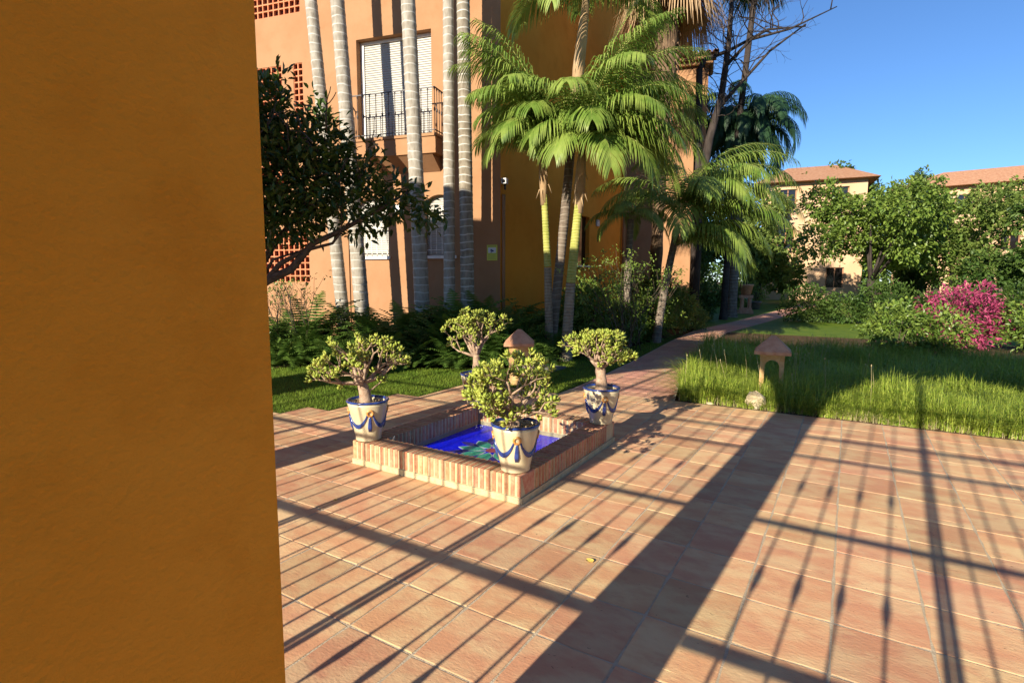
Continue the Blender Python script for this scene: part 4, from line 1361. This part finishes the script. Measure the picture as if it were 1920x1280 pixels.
# dark fan palm crown at the top right, its trunk hidden behind the trees
t = thing('fan_palm', 'dark green fan palm crown against the sky, top right', 'palm tree', (-4.1, 22.5, -.05))
ringed_trunk(t, [(0, 0, 0), (.1, .2, 6), (.55, .4, 12.4)], .13, .10, 'bark', seed=8)
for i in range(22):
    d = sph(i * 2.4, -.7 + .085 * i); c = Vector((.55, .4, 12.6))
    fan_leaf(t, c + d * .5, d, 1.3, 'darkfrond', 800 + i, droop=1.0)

# weeping dark palm
t = thing('palm_tree', 'dark weeping palm crown hanging against the blue sky', 'palm tree', (-4.1, 24.2, -.05))
ringed_trunk(t, [(0, 0, 0), (.05, .1, 4), (.0, .1, 7.6)], .2, .17, 'trunkdark', seed=9)
rr = random.Random(4)
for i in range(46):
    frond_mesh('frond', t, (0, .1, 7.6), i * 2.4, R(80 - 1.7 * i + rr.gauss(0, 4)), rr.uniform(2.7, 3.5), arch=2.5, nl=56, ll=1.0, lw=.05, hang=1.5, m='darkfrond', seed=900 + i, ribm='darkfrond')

# ---------------------------------------------------------------- trees
def branchy(mb, p, d, L_, rad, depth, r, tips, up=.1, wob=.18, spread=(.35, .8), n=6, kids=(2, 3), shrink=.72):
    pts = [p]; q = p.copy(); dd = d.copy()
    for i in range(4):
        dd = (dd + Vector((r.gauss(0, wob), r.gauss(0, wob), r.gauss(up, wob * .6)))).normalized()
        q = q + dd * L_ / 4; pts.append(q.copy())
    mb.tube(pts, [rad, rad * .9, rad * .82, rad * .74, rad * .66], n if rad > .015 else 4)
    if depth == 0:
        tips.append((q, dd)); return
    for i in range(r.choice(kids)):
        a = r.uniform(0, 6.28); sp = r.uniform(*spread)
        x = dd.orthogonal().normalized(); y = dd.cross(x)
        nd = dd * math.cos(sp) + (x * math.cos(a) + y * math.sin(a)) * math.sin(sp)
        branchy(mb, q if i < 2 else pts[2], nd.normalized(), L_ * r.uniform(shrink - .1, shrink + .12), rad * .6, depth - 1, r, tips, up, wob, spread, n, kids, shrink)

# citrus tree on the lawn behind the pillar
t = thing('citrus_tree', 'dark leaved citrus tree leaning in from behind the left pillar', 'tree', (-7.35, 4.45, -.01))
r = random.Random(5)
mb = MB(); tips = []
mb.tube([(0, 0, 0), (.03, .02, .6), (.1, .05, 1.05), (.25, .15, 1.3)], [.13, .11, .10, .09], 9)
def limb(pts, r0, r1):
    n = len(pts); mb.tube(pts, [r0 + (r1 - r0) * i / (n - 1) for i in range(n)], 7)
limb([(.2, .1, 1.25), (.47, .31, 1.49), (.74, .5, 1.64), (1.02, .66, 2.0), (1.3, .85, 2.15), (1.7, 1.1, 2.4), (2.1, 1.4, 2.7)], .075, .015)
limb([(.47, .31, 1.49), (.62, .42, 1.72), (.92, .58, 1.9), (1.25, .8, 2.0), (1.5, .9, 2.3)], .045, .012)
limb([(.1, .05, 1.0), (.0, .3, 1.7), (.2, .5, 2.4), (.3, .7, 3.2)], .08, .015)
limb([(.2, .1, 1.25), (.4, .5, 2.0), (.8, .8, 2.6), (1.0, .9, 3.2)], .06, .012)
limb([(.02, .0, .9), (-.5, .1, 1.7), (-1.0, .2, 2.4)], .07, .015)
limb([(.3, .35, 1.5), (.5, .4, 1.78), (.8, .62, 1.9)], .03, .01)
for k in range(60):
    p = Vector((r.uniform(-.6, 1.7), r.uniform(.1, 1.3), r.uniform(2.0, 3.4)))
    branchy(mb, p, sph(r.uniform(0, 6.28), r.uniform(-.2, 1.1)), .32, .012, 1, r, tips)
mb.build('trunk', M['citrusbark'], t)
blobs = [(.0, .4, 3.2, .95, .9, 1.05), (.75, .75, 2.95, .85, .8, .85), (1.35, 1.05, 2.7, .75, .7, .62), (1.9, 1.35, 2.55, .55, .5, .38), (-.7, .2, 2.9, .9, .8, .9), (.5, .5, 2.35, .75, .6, .45), (.3, .6, 3.85, .5, .5, .5), (1.0, .9, 3.5, .42, .4, .4), (2.3, 1.6, 2.4, .32, .3, .2)]
foliage('leaves', 8800, blobs, .13, .062, M['citrus'], t, shell=.25, droop=.15, spread=.8, clump=6)

# thin bare shrub by the lattice wall
def thin_shrub(label, loc, h, seed, nst=9, leafn=220, m='shrub', ls=.07, spread=.35):
    r = random.Random(seed)
    t = thing('shrub', label, 'shrub', loc)
    mb = MB(); tips = []
    for k in range(nst):
        branchy(mb, Vector((r.gauss(0, .12), r.gauss(0, .12), 0)), sph(r.uniform(0, 6.28), r.uniform(1.0, 1.45)), h * .42, .011, 2, r, tips, up=.08, wob=.12, spread=(.2, spread + .2))
    mb.build('stem', M['citrusbark'], t)
    P = np.array([tuple(q) for q, d in tips]); k = max(1, leafn // len(P))
    P = np.repeat(P, k, 0) + rng.normal(0, .05, (len(P) * k, 3))
    D = rng.normal(0, 1, P.shape)
    quads_mesh('leaves', leaf_array(P, D, ls, ls * .5), M[m], t)
    return t
thin_shrub('thin twiggy shrub against the sunlit wall below the lattice', (-9.0, 6.75, -.02), 1.65, 2)
thin_shrub('spindly twiggy shrub in front of the lit lattice wall', (-9.6, 6.9, -.02), 1.5, 12)
thin_shrub('tall thin leafy shrub before the shaded side wall', (-3.85, 10.5, -.02), 2.1, 6, 8, 700, 'frond', .055)
thin_shrub('feathery green shrub beside the drainpipe', (-4.0, 11.4, -.02), 2.0, 16, 8, 800, 'frond', .055)

# ---------------------------------------------------------------- planting bed: ferns, strap-leaved clumps, leafy shrubs
def fern_mesh(seed, n=24, L_=.85, m='fern'):
    r = np.random.default_rng(seed)
    quads = []
    for f in range(n):
        az = r.uniform(0, 6.28); el = r.uniform(.45, 1.45); ln = L_ * r.uniform(.7, 1.2); arch = r.uniform(.9, 1.7)
        p = np.array([r.normal(0, .05), r.normal(0, .05), 0.0])
        k = 22
        for i in range(k):
            t_ = i / k
            e = el - arch * t_ ** 1.4
            d = np.array([math.cos(e) * math.cos(az), math.cos(e) * math.sin(az), math.sin(e)])
            p = p + d * ln / k
            side = np.array([-math.sin(az), math.cos(az), 0])
            pl = .095 * math.sin(PI * min(1, .1 + .9 * t_)) ** .7 + .008
            for s in (-1, 1):
                q = p + side * s * pl + d * pl * .3 + np.array([0, 0, -.25 * pl + r.normal(0, .006)])
                wv = d * ln / k * .42
                quads.append([p - wv, p + wv, q + wv * .3, q - wv * .3])
    return np.array(quads)
fern_src = []
for s in range(5):
    o = quads_mesh('fern', fern_mesh(40 + s), M['fern']); fern_src.append(o.data); bpy.data.objects.remove(o)
strap_src = []
for s in range(3):
    r = np.random.default_rng(70 + s); quads = []
    for f in range(46):
        az = r.uniform(0, 6.28); el = r.uniform(.6, 1.5); ln = r.uniform(.5, .95); arch = r.uniform(.5, 1.9)
        p = np.array([r.normal(0, .06), r.normal(0, .06), 0.0]); prev = None
        side = np.array([-math.sin(az), math.cos(az), 0])
        for i in range(6):
            t_ = i / 5
            e = el - arch * t_ ** 1.5
            w_ = .017 * (1 - .85 * t_)
            cur = (p - side * w_, p + side * w_)
            if prev is not None: quads.append([prev[0], prev[1], cur[1], cur[0]])
            prev = cur
            p = p + np.array([math.cos(e) * math.cos(az), math.cos(e) * math.sin(az), math.sin(e)]) * ln / 5
    o = quads_mesh('strap_plant', np.array(quads), M['strap']); strap_src.append(o.data); bpy.data.objects.remove(o)
# bed outline follows the lawn edge; plants stand between it and the house
def edge_at(s):
    pts = [(-8.3, 5.8), (-7.83, 6.45), (-6.83, 6.77), (-6.0, 7.16), (-5.2, 7.65), (-4.65, 8.2), (-4.5, 10), (-4.2, 12), (-4.1, 14.5)]
    d = [math.dist(a, b) for a, b in zip(pts, pts[1:])]
    s *= sum(d)
    for (a, b), L_ in zip(zip(pts, pts[1:]), d):
        if s <= L_: return Vector((a[0] + (b[0] - a[0]) * s / L_, a[1] + (b[1] - a[1]) * s / L_, 0)), Vector((-(b[1] - a[1]) / L_, (b[0] - a[0]) / L_, 0))
        s -= L_
    return Vector((*pts[-1], 0)), Vector((-1, 0, 0))
r = random.Random(31)
SEG = ['at the left end of the bed', 'below the two leftmost palm trunks', 'below the middle palm trunk', 'beneath the yellow sign', 'around the slim green palms', 'beside the garden path']
ROW = ['low fern at the lawn edge', 'fern behind the front row', 'tall fern mid bed', 'tallest fern near the wall']
for i in range(34):
    for row in range(4):
        s = (i + r.uniform(.1, .9)) / 34
        p, nrm = edge_at(s)
        q = p + nrm * (.22 + .52 * row + r.uniform(-.15, .15))
        if row >= 2 and s > .78: continue
        sc = (.8, 1.1, 1.4, 1.6)[row] * r.uniform(.85, 1.15) * (1.0 if s < .6 else .85)
        strap = (row == 0 and .52 < s < .85 and r.random() < .6) or (row == 1 and .5 < s < .8 and r.random() < .6)
        if strap:
            o = link('strap_plant', r.choice(strap_src), None, q, (0, 0, r.uniform(0, 6.28)), sc * 1.1)
            tag(o, ('dark strap leaved clump at the lawn edge ' if row == 0 else 'dark strap leaved clump behind the front row ') + SEG[min(5, int(s * 6.3))], 'plant', 'strap leaved clumps in the bed by the building')
        else:
            o = link('fern', r.choice(fern_src), None, q, (0, 0, r.uniform(0, 6.28)), sc)
            tag(o, ROW[row] + ' ' + SEG[min(5, int(s * 6.3))], 'fern', 'sword ferns in the bed along the building')

def leafy_shrub(label, loc, blobs, n, ls, m='shrub', group=None):
    t = thing('shrub', label, 'shrub', loc, 0, group)
    mb = MB(); rr = random.Random(int(abs(loc[0] * 100)))
    for b in blobs:
        for k in range(3):
            a = rr.uniform(0, 6.28)
            mb.tube([(b[0] * .3, b[1] * .3, 0), (b[0] * .7 + .1 * math.cos(a), b[1] * .7 + .1 * math.sin(a), b[2] * .6), (b[0] + b[3] * .4 * math.cos(a), b[1] + b[4] * .4 * math.sin(a), b[2] + b[5] * .3)], [.02, .014, .006], 5)
    mb.build('stem', M['citrusbark'], t)
    foliage('leaves', n, blobs, ls, ls * .55, M[m], t, shell=.45, droop=.1)
    return t
leafy_shrub('glossy leafy shrub catching the sun at the bend of the path', (-4.5, 15.2, -.03), [(0, 0, .95, .7, .6, .8), (-.9, .2, 1.05, .7, .5, .75), (.4, .6, .75, .5, .6, .65), (.2, -.7, .65, .5, .5, .55)], 10500, .085)
leafy_shrub('low dark green shrub under the arching palm', (-4.35, 12.0, -.03), [(0, 0, .55, .5, .55, .5), (-.5, -.5, .5, .5, .45, .45)], 3600, .08)
leafy_shrub('glossy shrub between the strap plants and the shaded wall', (-4.75, 10.9, -.03), [(0, 0, .8, .55, .5, .7), (-.6, .2, .75, .5, .45, .65), (-.3, .8, .95, .5, .5, .7)], 4800, .085)
leafy_shrub('small light green bush at the far end of the bed', (-3.95, 17.0, -.03), [(0, 0, .4, .45, .5, .4), (-.1, .7, .35, .35, .4, .35)], 2200, .07, 'pine')
leafy_shrub('tall dark leafy mass behind the end of the building', (-4.75, 20.6, -.03), [(0, 0, 1.2, .6, .7, 1.2), (-.1, .3, 2.8, .6, .7, 1.1), (.15, .6, .6, .5, .6, .6)], 5000, .13, 'hedge')
leafy_shrub('low dark bush under the twiggy shrubs on the left', (-8.75, 6.35, -.03), [(0, 0, .25, .5, .4, .3), (-.7, .1, .3, .5, .4, .35)], 1800, .06)

# tall grass on the right
def in_bed(x, y): return inside(x, y, bedp)
pts = []
rr = random.Random(9)
while len(pts) < 42000:
    x, y = rr.uniform(-3, 3.2), 6.88 + 6.5 * rr.random() ** 1.8
    if not in_bed(x, y) or not in_bed(x + .05, y - .04): continue
    if x > .24 * y + .5: continue
    if y < 6.93 + .06 * math.sin(9 * x) + .05 * math.sin(23 * x + 1) and rr.random() < .8: continue
    pts.append((x, y, -.008))
GH = [.30 + .10 * math.sin(2.1 * x + 1.3) * math.sin(1.7 * y) + .07 * math.sin(5.3 * x + 2.2 * y) - .14 * max(0, 1 - (y - 6.9) / .3) for x, y, z in pts]
tag(blades('tall_grass', pts, np.array(GH) * .95, .011, M['tallgrass'], bend=1.9, hv=.35, seg=3), 'long bright green grass in the bed right of the path', 'grass', kind='stuff')
pts = [(rr.uniform(-1.75, 2.5), 6.9 + rr.random() ** 2 * .3, -.008) for _ in range(1300)]
tag(blades('dry_grass', pts, .10, .004, M['drygrass'], bend=1.6, seg=2), 'dry straw coloured grass along the terrace edge', 'grass', kind='stuff')
mb = MB()
for _ in range(60):
    y = rr.uniform(7.0, 11); l, r_ = path_x(y); x = rr.uniform(r_ + .05, r_ + 2.4)
    a = rr.uniform(0, 6.28); h = rr.uniform(.38, .6); q = rr.uniform(.02, .16)
    tip = (x + q * math.cos(a), y + q * math.sin(a), h)
    mb.tube([(x, y, 0), (x + q * .3 * math.cos(a), y + q * .3 * math.sin(a), h * .6), tip], .0016, 4)
    mb.lathe([(.0005, h - .004), (.006, h + .008), (.004, h + .02), (.0005, h + .026)], 5, cx=tip[0], cy=tip[1])
tag(mb.build('seed_stalks', M['drygrass']), 'thin dry seed stalks standing out of the tall grass', 'grass', kind='stuff')

# ---------------------------------------------------------------- trees and buildings further away
def bare_tree(label, loc, limbs, seed, m='bark'):
    r = random.Random(seed)
    t = thing('bare_tree', label, 'tree', loc)
    mb = MB(); tips = []
    for pts, r0, r1, twigs in limbs:
        n = len(pts)
        mb.tube(pts, [r0 + (r1 - r0) * i / (n - 1) for i in range(n)], 8)
        for k in range(twigs):
            i = r.randrange(max(1, n // 3), n); a = Vector(pts[i - 1]).lerp(Vector(pts[i]), r.random())
            d = sph(r.uniform(0, 6.28), r.uniform(.0, 1.2))
            branchy(mb, a, d, r.uniform(.6, 1.1), .02, 3, r, tips, up=.02, wob=.25, spread=(.3, .8), kids=(2, 2, 3), shrink=.75)
    mb.build('trunk', M[m], t)
    return t
bare_tree('straight dark bare trunk rising beside the roof corner', (-4.25, 18.2, -.05),
          [([(0, 0, 0), (-.02, .0, 3.5), (-.05, -.03, 6.3), (-.08, -.05, 8.0)], .15, .10, 0), ([(-.08, -.05, 8.0), (.0, .3, 8.4), (.5, 1.1, 8.8), (1.6, 1.6, 9.4), (2.6, 2.2, 9.5)], .09, .02, 9)], 1)
bare_tree('leaning dark bare tree forking against the blue sky', (-4.22, 18.0, -.05),
          [([(0, 0, 0), (.05, .1, 4.2), (.26, .2, 5.9), (.5, .5, 7.2), (.6, .75, 8.8), (.62, .9, 10.6)], .17, .06, 5), ([(.42, .4, 6.8), (.9, .8, 7.5), (1.7, 1.4, 8.6), (2.6, 2.0, 9.4)], .07, .02, 9), ([(.55, .6, 8.1), (1.2, 1.0, 8.9), (2.2, 1.6, 9.2), (3.4, 2.2, 9.8)], .06, .015, 9)], 2)

def leafy_tree(label, loc, blobs, n, ls, m, trunk_r, th, seed, group=None):
    t = thing('tree', label, 'tree', loc, 0, group)
    r = random.Random(seed); mb = MB(); tips = []
    mb.tube([(0, 0, 0), (.1, 0, th * .5), (0, .1, th)], [trunk_r * 1.2, trunk_r, trunk_r * .8], 8)
    for b in blobs[:5]:
        mb.tube([(0, .1, th * .9), (b[0] * .5, b[1] * .5, th * .5 + b[2] * .5), (b[0], b[1], b[2])], [trunk_r * .5, trunk_r * .25, trunk_r * .08], 6)
    mb.build('trunk', M['bark'], t)
    foliage('crown', n, blobs, ls, ls * .6, M[m], t, shell=.5, droop=-.05, clump=8)
    return t
def rblobs(r, n, R_, zc, rz, s):
    return [(r.uniform(-R_, R_), r.uniform(-R_, R_), zc + r.uniform(-rz, rz), s * r.uniform(.7, 1.2), s * r.uniform(.7, 1.2), s * r.uniform(.6, 1.0)) for _ in range(n)]
rb = random.Random(77)
leafy_tree('bright green rounded tree at the end of the lawn', (-7.6, 44, 0), rblobs(rb, 9, 2.6, 6.0, 2.2, 1.6), 9000, .34, 'pine', .22, 3.0, 1)
leafy_tree('bright green bushy tree below the far building', (-5.2, 40, 0), rblobs(rb, 7, 1.8, 3.0, 1.6, 1.3), 6000, .30, 'pine', .18, 1.5, 2)
leafy_tree('tall dark green tree beyond the far lawn', (-1.5, 52, 0), rblobs(rb, 14, 3.2, 6.5, 3.6, 1.7), 14000, .30, 'hedge', .28, 3.0, 3)
leafy_tree('broad green tree standing behind the lantern', (1.0, 36, 0), rblobs(rb, 15, 2.6, 3.9, 2.3, 1.3), 15000, .22, 'shrub', .22, 1.6, 4)
leafy_tree('pale green tree at the right end of the garden', (4.4, 42, 0), rblobs(rb, 15, 2.6, 4.6, 2.8, 1.4), 14000, .24, 'pine', .22, 1.8, 5)
leafy_tree('dark tree at the right edge of the garden', (6.2, 28, 0), rblobs(rb, 13, 1.8, 3.2, 1.9, 1.0), 13000, .19, 'hedge', .2, 1.2, 6)
leafy_tree('slender dark cypress like tree before the cream house', (3.6, 47, 0), [(0, 0, 1.5 + 1.1 * k, 1.15 - .13 * k, 1.15 - .13 * k, 1.0) for k in range(7)], 9000, .22, 'hedge', .2, 1.5, 7)
leafy_tree('loose green tree at the corner of the cream house', (9.4, 44, 0), rblobs(rb, 14, 2.6, 5.0, 3.0, 1.5), 12000, .26, 'shrub', .25, 1.8, 8)
leafy_shrub('low bright hedge along the end of the lawn', (-6.0, 34, -.03), [(x, 0, .6, 1.0, .7, .7) for x in (-2.4, -1.2, 0, 1.0)], 4500, .2, 'pine')
leafy_shrub('dark clipped hedge across the back of the right lawn', (.5, 23, -.03), [(x, 0, .6 + .12 * math.sin(x * 2), .9, .6, .7 + .15 * math.sin(x * 2)) for x in (-1.8, -.6, .6, 1.8, 3.0, 4.2, 5.4)], 16000, .11, 'hedge')
leafy_shrub('rounded green bush standing in the right bed', (.9, 13.5, -.03), [(0, 0, .55, .7, .6, .6), (.7, .2, .5, .6, .5, .5)], 3200, .09)
leafy_shrub('flowering bush with magenta bracts in the right bed', (2.3, 16.0, -.03), [(0, 0, .7, .8, .7, .75)], 2600, .10, 'bougain')
leafy_shrub('glossy green bush beside the magenta bush', (3.6, 15.4, -.03), [(0, 0, .6, .8, .7, .65)], 2600, .10)

def far_house(label, loc, rz, W_, D_, H_, seed):
    t = thing('house', label, 'building', loc, rz)
    wins = []
    nfl = int(H_ // 3)
    nw = int(W_ // 3)
    for f_ in range(nfl):
        for k in range(nw):
            x = -W_ / 2 + (k + .5) * W_ / nw
            wins.append((x - .6, x + .6, f_ * 3 + 1.0, f_ * 3 + 2.5, .25))
    mb = MB()
    grid_wall(mb, -W_ / 2, W_ / 2, -.1, H_, -D_ / 2, .25, wins)
    grid_wall(mb, -D_ / 2, D_ / 2, -.1, H_, W_ / 2, .2, [], 'y')
    grid_wall(mb, -D_ / 2, D_ / 2, -.1, H_, -W_ / 2, .2, [], 'y')
    mb.build('wall', M['farwall'], t)
    for a, b, c, d, e_ in wins:
        w_ = MB().box(a, b, -D_ / 2 + .2, -D_ / 2 + .24, c, d).build('window', M['glass'], t)
        g = MB()
        g.box(a, a + .08, -D_ / 2 + .15, -D_ / 2 + .199, c, d); g.box(b - .08, b, -D_ / 2 + .15, -D_ / 2 + .199, c, d); g.box((a + b) / 2 - .04, (a + b) / 2 + .04, -D_ / 2 + .15, -D_ / 2 + .199, c, d)
        g.build('frame', M['rooftile'], w_)
    mb = MB()
    e_ = .7
    mb.add([(-W_ / 2 - e_, -D_ / 2 - e_, H_), (W_ / 2 + e_, -D_ / 2 - e_, H_), (W_ / 2 + e_, D_ / 2 + e_, H_), (-W_ / 2 - e_, D_ / 2 + e_, H_), (-W_ / 4, 0, H_ + 1.8), (W_ / 4, 0, H_ + 1.8)],
           [(3, 2, 1, 0), (0, 1, 5, 4), (2, 3, 4, 5), (1, 2, 5), (3, 0, 4)])
    mb.build('roof', M['rooftile'], t)
    return t
far_house('pale orange house with tiled roof far beyond the path', (-3.2, 52.5, 0), .12, 7, 8, 9.0, 1)
far_house('cream orange house behind the trees at the right', (9.5, 62, 0), -.1, 12, 8, 9.2, 2)

# distant belt of trees closing the view low on the horizon
o = foliage('distant_trees', 16000, [(x, 92 + 6 * math.sin(x), 2.2 + 1.2 * math.sin(x * .37), 4.5, 3, 3.2 + 1.1 * math.sin(x * .53)) for x in range(-60, 61, 4)], .8, .5, M['hedge'], None)
tag(o, 'low belt of distant green trees along the horizon', 'trees', kind='stuff')
